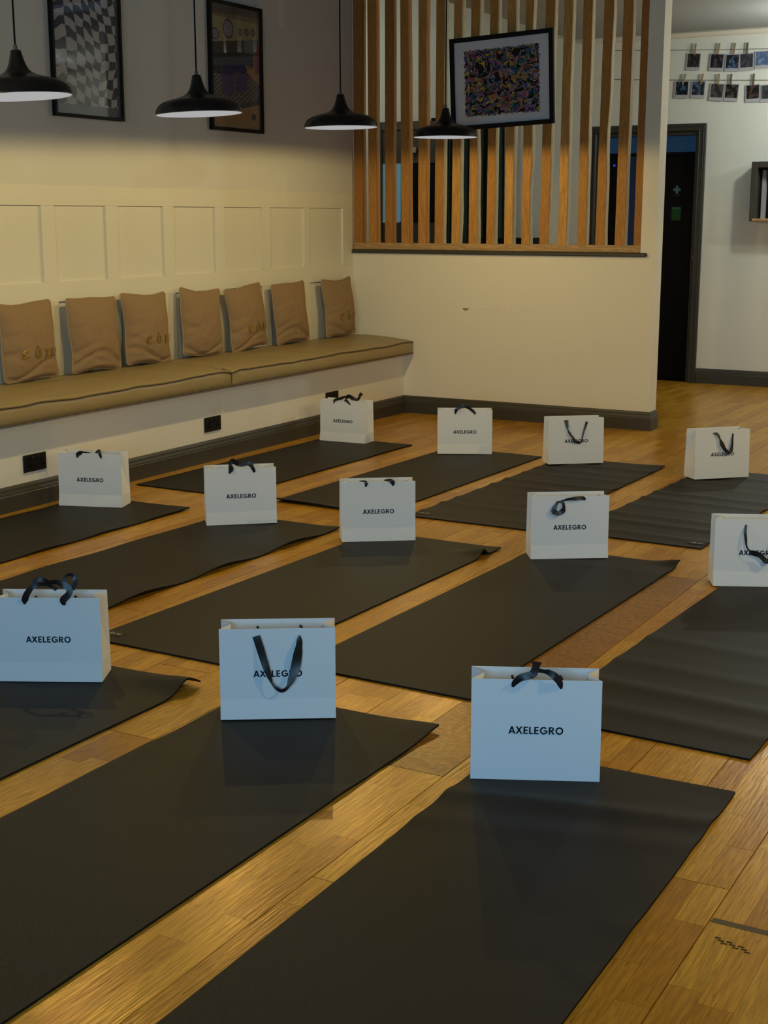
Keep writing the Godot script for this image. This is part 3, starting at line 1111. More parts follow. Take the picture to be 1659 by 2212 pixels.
func bags() -> void:
	var word := letters()
	var bodies := {true: bag_body(true), false: bag_body(false)}
	var tips := [[[318, 78, 20, -93], [322, 95, 18, -90], [330, 130, 18, -87]], [[690, 75, 22, -93], [705, 90, 20, -90], [715, 130, 18, -87]]]
	# place (x, z of the front left foot), turn, folded foot in front, label, handles
	var data := [
		[-4.515, -7.274, 2.5, true, "white paper bag with a tied black bow, standing against the bench at the far end", [[[300, 80, 25, 1], [325, 10, 45, 4], [390, -25, 55, 6], [470, -50, 60, 6], [560, -100, 50, 4]], [[668, 95, 25, 1], [630, 40, 45, 4], [595, 0, 50, 5], [545, -15, 40, 4]], [[560, -60, 70, 2], [640, -110, 80, 0], [710, -70, 85, 0], [770, -45, 60, -2], [830, -50, 55, -4], [865, -130, 55, -6], [900, -200, 80, -8]]]],
		[-3.632, -7.157, 27.7, true, "white paper bag with an arched black ribbon in front of the partition skirting", [[[325, 90, 25, 1], [335, 0, 60, 5], [390, -55, 60, 6], [450, -85, 75, 4], [520, -70, 50, 4], [590, -30, 50, 5], [650, 25, 50, 5], [692, 90, 30, 1]]]],
		[-2.922, -7.128, 38.2, false, "white paper bag with a hanging V of ribbon, nearest the free end of the partition", [[[312, 40, 85, 1], [322, 150, 55, 6], [335, 245, 25, 10], [370, 330, 40, 12], [425, 420, 45, 14], [460, 490, 70, 14], [530, 535, 40, 14], [575, 525, 25, 12], [600, 430, 25, 10], [625, 310, 30, 8], [660, 180, 40, 5], [690, 85, 55, 1]]]],
		[-2.073, -7.077, 44.5, false, "white paper bag with a hanging V of ribbon on the rippled grey mat", [[[315, 65, 20, 1], [380, 75, 55, 8], [420, 170, 30, 14], [455, 280, 70, 18], [500, 380, 60, 20], [560, 450, 60, 20], [620, 440, 60, 18], [650, 320, 45, 14], [665, 200, 40, 8], [683, 80, 30, 1]]]],
		[-4.554, -4.955, 19.4, true, "white paper bag with ribbon ends tucked inside, beside the bench skirting", [[[312, 85, 22, 1], [325, 25, 60, 4], [370, -5, 70, 3], [430, -2, 45, -6], [495, 5, 15, -20]], [[692, 85, 25, 1], [680, 20, 45, 4], [665, -50, 50, 2], [630, -30, 55, -8], [575, 0, 15, -20]]]],
		[-3.665, -4.936, 39.8, true, "white paper bag with a thick black ribbon arch, on the wavy edged mat", [[[336, 90, 25, 1], [365, 10, 75, 5], [355, -75, 55, 6], [385, -135, 70, 4], [450, -85, 75, 2], [520, -60, 65, 2], [590, -75, 60, 2], [640, -60, 75, 4], [670, 5, 50, 6], [694, 85, 35, 1]]]],
		[-2.974, -4.964, 35.5, true, "white paper bag in the centre with two short ribbon stubs at its rim", [[[327, 80, 20, 1], [335, 20, 45, 4], [320, -12, 30, 0], [250, -10, 8, -18]], [[696, 72, 18, 1], [690, 10, 65, 5], [655, -25, 50, 2], [615, -20, 30, -8], [580, -12, 8, -20]]]],
		[-2.143, -5.066, 33.3, true, "white paper bag with a knotted ribbon loop lying on its upper front", [[[690, 60, 30, 1], [650, 28, 50, 6], [560, 30, 52, 10], [460, 40, 35, 12], [390, 60, 18, 12], [330, 80, 15, 12]], [[325, 78, 15, 12], [385, 85, 40, 14], [405, 160, 45, 16], [390, 225, 70, 16], [340, 262, 60, 14], [285, 235, 70, 12], [290, 180, 60, 10], [320, 110, 30, 8], [330, 75, 15, 2]]]],
		[-1.383, -5.028, 25.0, true, "white paper bag with a kinked hanging ribbon, cut by the right edge of the photo", [[[357, 82, 25, 1], [345, 180, 36, 6], [355, 290, 34, 10], [365, 385, 22, 12], [395, 450, 22, 14], [450, 490, 70, 16], [520, 520, 65, 16], [565, 570, 60, 16], [600, 610, 60, 16], [640, 580, 50, 14], [665, 480, 50, 10], [685, 300, 55, 6], [695, 150, 40, 4], [697, 80, 22, 1]]]],
		[-2.942, -2.896, 27.7, true, "white paper bag with curling ribbon loops above its rim, cut by the left edge", [[[296, 78, 15, 1], [300, 20, 75, 4], [330, -60, 80, 8], [385, -140, 60, 8], [450, -170, 50, 6], [520, -165, 50, 4], [575, -125, 45, 2], [600, -95, 40, 0]], [[370, -165, 40, -4], [425, -215, 50, -6], [480, -215, 40, -6], [530, -185, 50, -4], [600, -190, 60, 0], [670, -165, 75, 4], [725, -110, 75, 6], [715, -50, 75, 8], [660, 20, 85, 6], [665, 85, 40, 1]], [[665, -185, 40, -6], [690, -255, 35, -8], [735, -270, 40, -10], [765, -240, 60, -10], [770, -170, 55, -8], [745, -90, 50, -6]]]],
		[-2.162, -2.952, 32.0, true, "white paper bag with a U of black ribbon hanging over its lettering", [[[320, 77, 70, 1], [350, 200, 72, 6], [390, 375, 62, 10], [418, 480, 50, 12], [450, 590, 18, 14], [495, 655, 28, 16], [537, 675, 36, 16], [582, 635, 28, 16], [622, 535, 65, 14], [653, 420, 82, 10], [674, 285, 80, 8], [690, 160, 55, 4], [690, 77, 22, 1]]]],
		[-1.386, -2.925, 25.4, false, "white paper bag nearest the camera with a black ribbon bow on top", [[[315, 72, 22, 1], [335, 20, 55, 5], [375, -30, 60, 8], [430, -50, 62, 8], [470, -72, 66, 6], [488, -130, 62, 4], [497, -185, 85, 2]], [[687, 81, 20, 1], [674, 18, 50, 5], [640, -45, 62, 8], [590, -85, 50, 6], [545, -95, 36, 5], [505, -105, 40, 4]]]],
	]
	for k in data.size():
		var d: Array = data[k]
		var b := thing("paper_bag", d[4], "paper bag", Vector3.ZERO, "white paper bags on the mats")
		var turn := deg_to_rad(d[2])
		b.rotation.y = turn
		b.position = Vector3(d[0], 0, d[1]) + Vector3(cos(turn), 0, -sin(turn)) * BAG_W / 2
		b.position.y = 0.0068 + bag_lift(k, b.transform)
		part("body", bodies[d[3]], M.paper, b)
		var w := part("lettering", word, M.ink, b)
		w.position = Vector3(0, BAG_H * 0.5, bag_front(BAG_H * 0.5, d[3]) + 0.0011)
		w.rotation.x = -0.047 if not d[3] else -0.015
		var handles: Array = d[5]
		for h in handles:
			part("ribbon_handle", ribbon(h, d[3], 1.0 if k == 10 else (0.80 if k == 9 else 0.95)), M.ribbon, b)
		if k >= 9:
			for t in tips:
				part("ribbon_end", ribbon(t, d[3]), M.ribbon, b)


# height of the mat under the bag's foot
func bag_lift(k: int, t: Transform3D) -> float:
	var m: Array = MATS[k]
	var most := 0.0
	for i in 7:
		for j in 4:
			var p := t * Vector3(BAG_W * (i / 6.0 - 0.5), 0, -BAG_D * j / 3.0)
			var along: float = p.z - m[1]
			var across: float = -(p.x - m[0] + m[2] * along)
			if along > 0.0 and across > 0.0 and across < MAT_W:
				most = maxf(most, mat_lift(k, MAT_W - across, MAT_L - along))
	return most


# ==================================================================== cushions on the bench
const PIL := 0.198


func pillow_depth(x: float, y: float, sd: float) -> float:
	var a := clampf(absf(x), 0.0, 1.0)
	var b := clampf(absf(y), 0.0, 1.0)
	var t := 0.060 * pow(1.0 - pow(a, 2.4), 0.62) * pow(1.0 - pow(b, 2.4), 0.62)
	var edge := (1.0 - a) * (1.0 - b)
	# creases running in from the left edge and the slump over the seat
	t -= 0.010 * bell(y + 0.10 - 0.25 * x + 0.1 * sin(sd), 0.06) * smoothstep(0.2, -0.9, x)
	t -= 0.008 * bell(y - 0.30 - 0.18 * x + 0.15 * sin(sd * 2.0), 0.05) * smoothstep(0.0, -0.9, x)
	t -= 0.015 * bell(y + 0.74 - 0.20 * sin(x * 2.0 + sd), 0.06)
	t -= 0.008 * bell(y + 0.60 + 0.35 * x + 0.2 * sin(sd), 0.05) * smoothstep(0.5, -0.8, x)
	t += 0.014 * bell(y + 0.92, 0.08) * (1.0 - a)
	t += 0.004 * sin(9.0 * x + 4.0 * y + sd) * edge
	return maxf(t, 0.0035) + 0.004 * edge * sin(6.0 * x + sd * 3.0) * sin(5.0 * y + sd)


func pillow_outline(x: float, y: float) -> Vector2:
	var px := x * PIL * (0.945 + 0.065 * y * y)
	var py := y * PIL * ((0.935 + 0.075 * x * x) if y > 0.0 else (0.975 + 0.035 * x * x))
	var c := maxf(absf(x), absf(y))
	if absf(x) > 0.9 and absf(y) > 0.9:
		px *= 1.0 - 0.035 * (minf(absf(x), absf(y)) - 0.9) / 0.1
		py *= 1.0 - 0.035 * (minf(absf(x), absf(y)) - 0.9) / 0.1
	return Vector2(px, py)


func pillows() -> void:
	var data := [
		[-5.315, 0.0, "còre", "taupe velvet cushion lettered in gold, cut by the left edge of the photo"],
		[-5.815, -1.0, "", "plain taupe velvet cushion second from the left edge"],
		[-6.265, -0.5, "còre", "taupe velvet cushion lettered in gold beside the second cushion"],
		[-6.775, -4.0, "", "plain taupe velvet cushion in the middle above the pad joint"],
		[-7.275, 4.0, "còre", "tilted taupe velvet cushion lettered in gold right of the pad joint"],
		[-7.775, 2.5, "", "narrow looking plain taupe velvet cushion second from the partition"],
		[-8.395, 2.0, "còre", "taupe velvet cushion lettered in gold nearest the partition"]]
	var font := SystemFont.new()
	font.font_names = PackedStringArray(["Droid Serif"])
	font.font_weight = 700
	for k in data.size():
		var d: Array = data[k]
		var o := thing("cushion", d[3], "cushion", Vector3.ZERO, "taupe cushions on the bench")
		var b := Basis(Vector3.UP, PI / 2) * Basis(Vector3.RIGHT, -0.09) * Basis(Vector3.BACK, deg_to_rad(d[1]))
		o.basis = b
		o.position = Vector3(-5.022, 0.567, d[0]) + b * Vector3(0, PIL * 0.93, 0)
		var sd := float(k) * 1.7
		var n := 44
		for side in [1.0, -1.0]:
			pass
		var front := []
		var back := []
		var rim := PackedVector3Array()
		for i in n + 1:
			var y := cos(PI * (1.0 - float(i) / n))
			var fr := PackedVector3Array()
			var bk := PackedVector3Array()
			for j in n + 1:
				var x := cos(PI * (1.0 - float(j) / n))
				var q := pillow_outline(x, y)
				var t := pillow_depth(x, y, sd)
				q += Vector2(0.006 * sin(y * 4.0 + sd * 2.0), 0.007 * sin(x * 3.0 + sd)) * (1.0 - 0.4 * absf(x * y))
				var edge := i == 0 or j == 0 or i == n or j == n
				fr.append(Vector3(q.x, q.y, 0.0 if edge else t))
				bk.append(Vector3(q.x, q.y, 0.0 if edge else -t * 0.8))
			front.append(fr)
			back.append(bk)
		var st := begin()
		grid(st, front, true, 0)
		grid(st, back, false, 0)
		part("cover", done(st), M.velvet, o)
		for j in n + 1:
			rim.append(front[0][j])
		for i in range(1, n + 1):
			rim.append(front[i][n])
		for j in range(n - 1, -1, -1):
			rim.append(front[n][j])
		for i in range(n - 1, -1, -1):
			rim.append(front[i][0])
		st = begin()
		tube(st, rim, 0.0035, 6)
		part("piping", done(st), M.velvet_edge, o)
		if d[2]:
			for c in 4:
				var tm := TextMesh.new()
				tm.font = font
				tm.text = d[2][c]
				tm.font_size = 64
				tm.pixel_size = 0.00128
				tm.depth = 0.0
				tm.curve_step = 2.0
				tm.vertical_alignment = VERTICAL_ALIGNMENT_BOTTOM
				var arr := tm.get_mesh_arrays()
				var vs: PackedVector3Array = arr[Mesh.ARRAY_VERTEX]
				var idx: PackedInt32Array = arr[Mesh.ARRAY_INDEX]
				st = begin()
				for q in range(0, idx.size(), 3):
					for e in 3:
						var v := vs[idx[q + e]]
						var px := v.x - (0.085 if k == 0 else 0.052) + [0.0, 0.093, 0.165, 0.220][c] as float
						var py := v.y - 0.110
						var t := pillow_depth(px / (PIL * 0.975), py / (PIL * 0.965), sd)
						st.set_smooth_group(-1)
						st.add_vertex(Vector3(px, py, t + 0.0065))
				part("gold_letter", done(st), M.gold, o)


# ==================================================================== framed pictures
func framed(called: String, label: String, w: float, h: float, border: float, deep: float, t: Transform3D, print_tex: Texture2D, mount: float, glazed: bool) -> Node3D:
	var o := thing(called, label, "picture", Vector3.ZERO)
	o.transform = t
	var st := begin()
	box(st, Vector3(-w / 2, -h / 2, 0), Vector3(-w / 2 + border, h / 2, deep), 0.002)
	box(st, Vector3(w / 2 - border, -h / 2, 0), Vector3(w / 2, h / 2, deep), 0.002)
	box(st, Vector3(-w / 2 + border, -h / 2, 0), Vector3(w / 2 - border, -h / 2 + border, deep), 0.002)
	box(st, Vector3(-w / 2 + border, h / 2 - border, 0), Vector3(w / 2 - border, h / 2, deep), 0.002)
	part("frame", done(st), M.frame_black, o)
	var iw := w / 2 - border
	var ih := h / 2 - border
	if mount > 0.0:
		part("mount", boxed(Vector3(-iw, -ih, 0.001), Vector3(iw, ih, deep * 0.35)), mat(lin(0.62, 0.62, 0.66), 0.85, 0.2), o)
	var z := deep * 0.35 + (0.0008 if mount > 0.0 else 0.0)
	st = begin()
	st.set_normal(Vector3.BACK)
	var c := [Vector2(-iw + mount, -ih + mount * 0.72), Vector2(iw - mount, -ih + mount * 0.72), Vector2(iw - mount, ih - mount * 0.72), Vector2(-iw + mount, ih - mount * 0.72)]
	var uv := [Vector2(0, 1), Vector2(1, 1), Vector2(1, 0), Vector2(0, 0)]
	for k in [0, 2, 1, 0, 3, 2]:
		st.set_normal(Vector3.BACK)
		st.set_uv(uv[k])
		st.add_vertex(Vector3(c[k].x, c[k].y, z))
	var m := mat(Color.WHITE, 0.7, 0.3)
	m.albedo_texture = print_tex
	part("print", st.commit(), m, o)
	if not mount > 0.0:
		part("backing", boxed(Vector3(-iw, -ih, 0.001), Vector3(iw, ih, z - 0.0006)), M.frame_black, o)
	if glazed:
		st = begin()
		quad(st, Vector3(-iw, -ih, deep * 0.7), Vector3(iw, -ih, deep * 0.7), Vector3(iw, ih, deep * 0.7), Vector3(-iw, ih, deep * 0.7), Vector3.BACK)
		part("glazing", done(st), M.glass, o)
	return o


func pictures() -> void:
	var wn := FastNoiseLite.new()
	wn.seed = 41
	wn.frequency = 0.012
	wn.fractal_octaves = 2
	# abstract shards of many colours
	var pal := [lin(0.46, 0.34, 0.04), lin(0.38, 0.07, 0.08), lin(0.03, 0.10, 0.27), lin(0.24, 0.12, 0.28), lin(0.40, 0.22, 0.17), lin(0.012, 0.012, 0.016), lin(0.20, 0.19, 0.22), lin(0.05, 0.15, 0.11), lin(0.42, 0.18, 0.05), lin(0.28, 0.24, 0.27), lin(0.10, 0.09, 0.10), lin(0.012, 0.012, 0.012)]
	var paper := lin(0.62, 0.62, 0.66)
	var art := picture(420, 320, func(x: int, y: int) -> Color:
		var ex := minf(x, 419 - x)
		var ey := minf(y, 319 - y)
		if minf(ex, ey) < 8.0 + 9.0 * wn.get_noise_2d(x * 6.0, y * 6.0):
			return paper
		var wx := x + 20.0 * wn.get_noise_2d(x, y) + 3.0 * wn.get_noise_2d(x * 5.0, y * 5.0)
		var wy := y + 20.0 * wn.get_noise_2d(x + 500.0, y) + 3.0 * wn.get_noise_2d(x * 5.0 + 90.0, y * 5.0)
		var sx := 16.0
		var sy := 9.5
		var gx := floori(wx / sx)
		var gy := floori(wy / sy)
		var best := 1e9
		var second := 1e9
		var who := 0
		for i in range(-1, 2):
			for j in range(-1, 2):
				var hsh := hash(Vector2i(gx + i, gy + j))
				var px := (gx + i + float(hsh & 255) / 255.0) * sx
				var py := (gy + j + float((hsh >> 8) & 255) / 255.0) * sy
				var d := (px - wx) * (px - wx) + (py - wy) * (py - wy)
				if d < best:
					second = best
					best = d
					who = hsh
				elif d < second:
					second = d
		if sqrt(second) - sqrt(best) < 1.1 + 2.2 * wn.get_noise_2d(x * 3.0 + 40.0, y * 3.0):
			return pal[5]
		return pal[(who >> 16) % 12])
	# on the screen, a little crooked
	var t := Transform3D(Basis(Vector3.BACK, deg_to_rad(2.3)), Vector3(-3.957, 2.240, PART_Z + 0.003))
	framed("framed_picture", "black framed abstract print of coloured shards hanging crooked on the slatted screen", 0.738, 0.590, 0.028, 0.03, t, art, 0.062, false)
	# warped chequerboard poster on the left wall
	var dark := lin(0.016, 0.016, 0.034)
	var light := lin(0.40, 0.39, 0.37)
	var check := picture(300, 420, func(x: int, y: int) -> Color:
		var u := x / 300.0
		var v := y / 420.0
		if v > 0.93 or u > 0.965:
			return lin(0.08, 0.09, 0.10)
		var wx := u + 0.06 * sin(v * 7.0 + 1.0) * u + 0.025 * wn.get_noise_2d(x * 1.0, y * 1.0)
		var wy := v + 0.07 * sin(u * 5.2 + 0.6) + 0.03 * wn.get_noise_2d(x * 1.0 + 300.0, y * 1.0)
		wx = pow(clampf(wx, 0.0, 1.3), 1.25)
		return dark if (floori(wx * 8.0) + floori(wy * 15.0)) % 2 == 0 else light)
	t = Transform3D(Basis(Vector3.UP, PI / 2), Vector3(WALL_X + 0.002, 2.25, -5.921))
	framed("framed_poster", "black framed poster of a warped chequerboard on the left wall", 0.548, 0.746, 0.016, 0.028, t, check, 0.0, true)
	# kitchen poster: coffee machine, two blue cups, orange wall
	var beige := lin(0.30, 0.27, 0.13)
	var kitchen := picture(260, 360, func(x: int, y: int) -> Color:
		var u := x / 260.0
		var v := y / 360.0
		var p := Vector2(u, v)
		# knobs on the panel
		for kn in [[0.36, 0.185, 0.105, 0.082], [0.09, 0.245, 0.085, 0.048], [0.60, 0.195, 0.045, 0.03], [0.74, 0.185, 0.045, 0.03], [0.875, 0.18, 0.045, 0.03]]:
			var e := Vector2((u - kn[0]) / kn[2], (v - kn[1]) / kn[3]).length()
			if e < 1.0:
				return lin(0.03, 0.03, 0.05) if e > 0.8 or kn[2] < 0.06 and e > 0.55 else lin(0.20, 0.19, 0.24)
		# cups
		for cu in [[0.33, 0.58, 0.12], [0.60, 0.555, 0.13]]:
			var e2 := Vector2((u - cu[0]) / cu[2], (v - (cu[1] - 0.06)) / 0.045).length()
			if e2 < 1.0:
				return lin(0.015, 0.015, 0.10)
			if absf(u - cu[0]) < cu[2] * (1.0 - 0.25 * (v - cu[1] + 0.06)) and v > cu[1] - 0.06 and v < cu[1] + 0.12 + 0.03 * cos((u - cu[0]) * 12.0):
				return lin(0.09, 0.06, 0.17) if fmod(u * 40.0, 1.0) < 0.6 else lin(0.06, 0.04, 0.12)
		if v < 0.055 + 0.02 * (1.0 - u):
			return lin(0.07, 0.06, 0.05)
		if v < 0.10:
			return lin(0.16, 0.14, 0.08)
		if v < 0.315 - 0.085 * u:
			return beige
		if absf(v - 0.50 + 0.10 * (1.0 - u) * 0) < 0.03 and u > 0.55 and u < 0.86 and v > 0.36 and v < 0.43 + 0.06 * u:
			return lin(0.03, 0.03, 0.035)
		if v > 0.36 and v < 0.44 + 0.03 * u and u > 0.58 and u < 0.88:
			return lin(0.035, 0.035, 0.04)
		if u > 0.90 and v > 0.27 and v < 0.52:
			return lin(0.22, 0.05, 0.03)
		if u > 0.68 and v > 0.235 and v < 0.37:
			return lin(0.13, 0.15, 0.17)
		if u > 0.66 and v >= 0.37 and v < 0.50 + 0.35 * (u - 0.66):
			return lin(0.36, 0.20, 0.06)
		# drip tray with slots, then the counter
		if v > 0.565 - 0.02 * u and v < 0.72 + 0.14 * (1.0 - absf(u - 0.5) * 1.6) * (1.0 - u * 0.6):
			var g := fmod((v + 0.42 * u) * 26.0, 1.0)
			return lin(0.02, 0.02, 0.02) if g < 0.28 else lin(0.16, 0.14, 0.115)
		if v > 0.90 - 0.12 * u:
			if Vector2((u - 0.86) / 0.05, (v - 0.89) / 0.03).length() < 1.0:
				return lin(0.06, 0.04, 0.02)
			return lin(0.36, 0.22, 0.07)
		if v > 0.62:
			return lin(0.055, 0.06, 0.055)
		return lin(0.022, 0.022, 0.018))
	t = Transform3D(Basis(Vector3.UP, PI / 2), Vector3(WALL_X + 0.002, 2.252, -7.281))
	framed("framed_poster", "black framed kitchen poster with two blue cups on the left wall", 0.549, 0.748, 0.020, 0.028, t, kitchen, 0.0, true)


# ==================================================================== the room beyond
func back_room() -> void:
	var z := BACK_Z
	var st := begin()
	box(st, Vector3(-7.8, 0, z - 0.14), Vector3(-4.335, 3.33, z))
	box(st, Vector3(-4.335, 2.06, z - 0.14), Vector3(-3.445, 2.82, z))
	box(st, Vector3(-3.445, 0, z - 0.14), Vector3(2.7, 2.82, z))
	struct("wall_back", done(st), M.far_wall, "cream wall of the room beyond, with a dark doorway", "wall")
	struct("wall_back_left", boxed(Vector3(-7.8, 0, -11.6), Vector3(-7.66, 3.33, PART_Z - 0.134)), M.wall, "side wall closing the room behind the screen", "wall")
	struct("wall_back_front", boxed(Vector3(-7.8, 0, PART_Z - 0.134), Vector3(WALL_X - 0.14, 3.45, PART_Z)), M.wall, "wall beside the screen in the room behind", "wall")
	# cornice along the top of the back wall
	st = begin()
	box(st, Vector3(-4.45, 2.775, z), Vector3(2.55, 2.82, z + 0.045), 0.012)
	struct("trim_2", done(st), M.wall, "plain cream cornice above the strings of photos", "cornice")
	var prof := [[0.0, 0.0], [0.018, 0.0], [0.018, 0.080], [0.014, 0.084], [0.013, 0.100], [0.010, 0.112], [0.004, 0.122], [0.0, 0.124]]
	struct("baseboard_back", skirting(prof, [Vector3(-3.385, 0, z), Vector3(2.55, 0, z)], -1.0), M.skirting, "dark skirting board to the right of the doorway", "skirting")
	# door with architrave, blue transom light and dark glass
	var d := thing("door_1", "dark doorway with a blue lit fanlight behind the partition end", "door", Vector3(-3.89, 0, z))
	d.set_meta("kind", "structure")
	st = begin()
	for s in [[-0.495, -0.435], [0.435, 0.500]]:
		box(st, Vector3(s[0], 0, -0.02), Vector3(s[1], 2.045, 0.024), 0.004)
	box(st, Vector3(-0.495, 2.045, -0.02), Vector3(0.500, 2.108, 0.024), 0.004)
	part("architrave", done(st), M.dark_trim, d)
	st = begin()
	for s in [[-0.445, -0.40], [0.412, 0.445]]:
		box(st, Vector3(s[0], 0, -0.13), Vector3(s[1], 2.018, 0.006), 0.003)
	box(st, Vector3(-0.445, 2.018, -0.13), Vector3(0.445, 2.06, 0.006), 0.003)
	part("lining", done(st), M.dark_trim, d)
	st = begin()
	for s in [[-0.452, -0.440], [0.440, 0.452]]:
		box(st, Vector3(s[0], 0, 0.0245), Vector3(s[1], 2.05, 0.034), 0.003)
	box(st, Vector3(-0.452, 2.051, 0.0245), Vector3(0.452, 2.063, 0.034), 0.003)
	for s in [[-0.480, -0.472], [0.476, 0.484]]:
		box(st, Vector3(s[0], 0, 0.0245), Vector3(s[1], 2.082, 0.030), 0.002)
	box(st, Vector3(-0.480, 2.083, 0.0245), Vector3(0.484, 2.091, 0.030), 0.002)
	part("moulding", done(st), M.dark_trim, d)
	part("leaf", boxed(Vector3(-0.40, 0.003, -0.115), Vector3(0.412, 1.885, -0.075), 0.004), M.black, d)
	part("threshold", boxed(Vector3(-0.44, -0.012, -0.14), Vector3(0.44, 0.002, -0.06), 0.001), M.black, d)
	part("backing", boxed(Vector3(-0.44, 0, -0.20), Vector3(0.44, 2.06, -0.142)), M.black, d)
	part("transom_bar", boxed(Vector3(-0.40, 1.862, -0.12), Vector3(0.412, 1.888, -0.06), 0.003), M.black, d)
	var blue := mat(lin(0.006, 0.012, 0.02), 0.15, 0.5)
	blue.emission_enabled = true
	blue.emission = lin(0.003, 0.018, 0.042)
	part("fanlight", boxed(Vector3(-0.40, 1.888, -0.10), Vector3(0.412, 2.018, -0.09)), blue, d)
	var navy := mat(lin(0.003, 0.006, 0.012), 0.15, 0.5)
	navy.emission_enabled = true
	navy.emission = lin(0.001, 0.006, 0.016)
	part("glass_panel", boxed(Vector3(-0.20, 0.9, -0.0755), Vector3(-0.02, 1.86, -0.073)), navy, d)
	var led := mat(Color.BLACK, 0.5, 0.2)
	led.emission_enabled = true
	led.emission = lin(0.03, 0.04, 0.40)
	part("indicator_light", done(lathe([[0.0, 0.012], [0.008, 0.008], [0.010, 0.0], [0.008, -0.008], [0.0, -0.012]], 12)), led, d).position = Vector3(-0.300, 1.790, -0.055)
	part("latch", boxed(Vector3(0.428, 1.02, -0.04), Vector3(0.436, 1.05, 0.012), 0.002), mat(lin(0.3, 0.3, 0.28), 0.4, 0.5), d)
	# pale cross sign and the green notice on the door
	var cross := thing("sign", "small pale cross sign on the dark door", "sign", Vector3(-3.642, 1.586, z - 0.0745))
	st = begin()
	box(st, Vector3(-0.011, -0.033, 0), Vector3(0.011, 0.033, 0.002))
	box(st, Vector3(-0.031, -0.011, 0), Vector3(-0.011, 0.011, 0.002))
	box(st, Vector3(0.011, -0.011, 0), Vector3(0.031, 0.011, 0.002))
	part("cross", done(st), mat(lin(0.06, 0.14, 0.18), 0.6, 0.3), cross)
	part("caption", boxed(Vector3(-0.030, -0.050, 0), Vector3(0.030, -0.042, 0.001)), mat(lin(0.012, 0.035, 0.04), 0.6, 0.3), cross)
	var notice := thing("notice", "small green notice hanging on the dark door below the cross", "notice", Vector3(-3.640, 1.390, z - 0.0745))
	part("sheet", boxed(Vector3(-0.040, -0.054, 0), Vector3(0.040, 0.054, 0.002)), mat(lin(0.012, 0.065, 0.016), 0.7, 0.3), notice)
	part("heading", boxed(Vector3(-0.040, 0.036, 0.002), Vector3(0.040, 0.054, 0.0024)), mat(lin(0.03, 0.11, 0.075), 0.7, 0.3), notice)
	# boxed niche at the right edge
	var n := thing("wall_box", "dark framed box on the back wall with a pale lining, cut by the right edge", "box frame", Vector3(-2.70, 1.56, z))
	st = begin()
	box(st, Vector3(-0.270, -0.230, 0), Vector3(-0.222, 0.232, 0.16), 0.004)
	box(st, Vector3(0.222, -0.230, 0), Vector3(0.270, 0.232, 0.16), 0.004)
	box(st, Vector3(-0.222, 0.184, 0), Vector3(0.222, 0.232, 0.16), 0.004)
	part("frame", done(st), M.dark_trim, n)
	st = begin()
	box(st, Vector3(-0.222, -0.21, 0), Vector3(-0.205, 0.184, 0.07), 0.003)
	box(st, Vector3(0.205, -0.21, 0), Vector3(0.222, 0.184, 0.07), 0.003)
	box(st, Vector3(-0.205, 0.168, 0), Vector3(0.205, 0.184, 0.07), 0.003)
	part("inner_moulding", done(st), M.frame_black, n)
	var pale := mat(lin(0.35, 0.35, 0.37), 0.7, 0.3)
	for x in [-0.205, 0.178]:
		part("lining", boxed(Vector3(x, -0.21, 0), Vector3(x + 0.027, 0.168, 0.06)), pale, n)
	part("back_panel", boxed(Vector3(-0.178, -0.21, 0), Vector3(0.178, 0.168, 0.008)), M.black, n)
	part("shelf", boxed(Vector3(-0.246, -0.228, 0), Vector3(0.246, -0.208, 0.17), 0.004), M.rail_wood, n)
	photos(z)
	# window, curtain and high table seen between the slats
	var w := thing("window_1", "dark framed window with a pale blue blind seen between the left slats", "window", Vector3(-5.95, 0, z))
	w.set_meta("kind", "structure")
	part("frame", framework(-0.515, 0.60, 0.6, 2.205, 0.075, 0.05), M.dark_trim, w)
	part("header", boxed(Vector3(-0.44, 1.84, 0.0), Vector3(0.525, 2.13, 0.03)), M.dark_trim, w)
	part("lower_panel", boxed(Vector3(-0.44, 0.675, 0.0), Vector3(0.525, 1.312, 0.03)), M.dark_trim, w)
	var blind := mat(lin(0.20, 0.34, 0.38), 0.6, 0.3)
	blind.emission_enabled = true
	blind.emission = lin(0.035, 0.085, 0.105)
	part("blind", boxed(Vector3(-0.50, 1.320, 0.0), Vector3(-0.255, 1.840, 0.02)), blind, w)
	part("blind_bar", boxed(Vector3(-0.50, 1.312, 0.0), Vector3(-0.255, 1.322, 0.035)), mat(lin(0.5, 0.5, 0.48), 0.6, 0.3), w)
	part("dark_pane", boxed(Vector3(-0.255, 1.312, 0.0), Vector3(0.525, 1.840, 0.01)), M.black, w)
	var hook := thing("coat_hook", "small white hook board beside the dark window behind the slats", "hook", Vector3(-6.07, 1.96, z + 0.05))
	part("board", boxed(Vector3(-0.045, -0.03, 0), Vector3(0.045, 0.02, 0.015), 0.004), mat(lin(0.45, 0.44, 0.40), 0.6, 0.3), hook)
	part("hook", boxed(Vector3(-0.012, -0.055, 0.015), Vector3(0.006, -0.02, 0.03), 0.004), mat(lin(0.45, 0.44, 0.40), 0.6, 0.3), hook)
	var cur := thing("curtain", "dark green curtain hanging in folds behind the middle slats", "curtain", Vector3(-5.45, 0.05, z + 0.10))
	var rows := []
	for i in 2:
		var r := PackedVector3Array()
		for j in 81:
			var x := -0.33 + 0.66 * j / 80.0
			r.append(Vector3(x * (1.0 if i else 0.92), 0.0 if i else 2.15, 0.03 * sin(j * 0.62) + 0.012 * sin(j * 0.23 + 1.0)))
		rows.append(r)
	st = begin()
	grid(st, rows, false, 0)
	part("cloth", done(st), mat(lin(0.030, 0.045, 0.036), 0.9, 0.2), cur)
	st = begin()
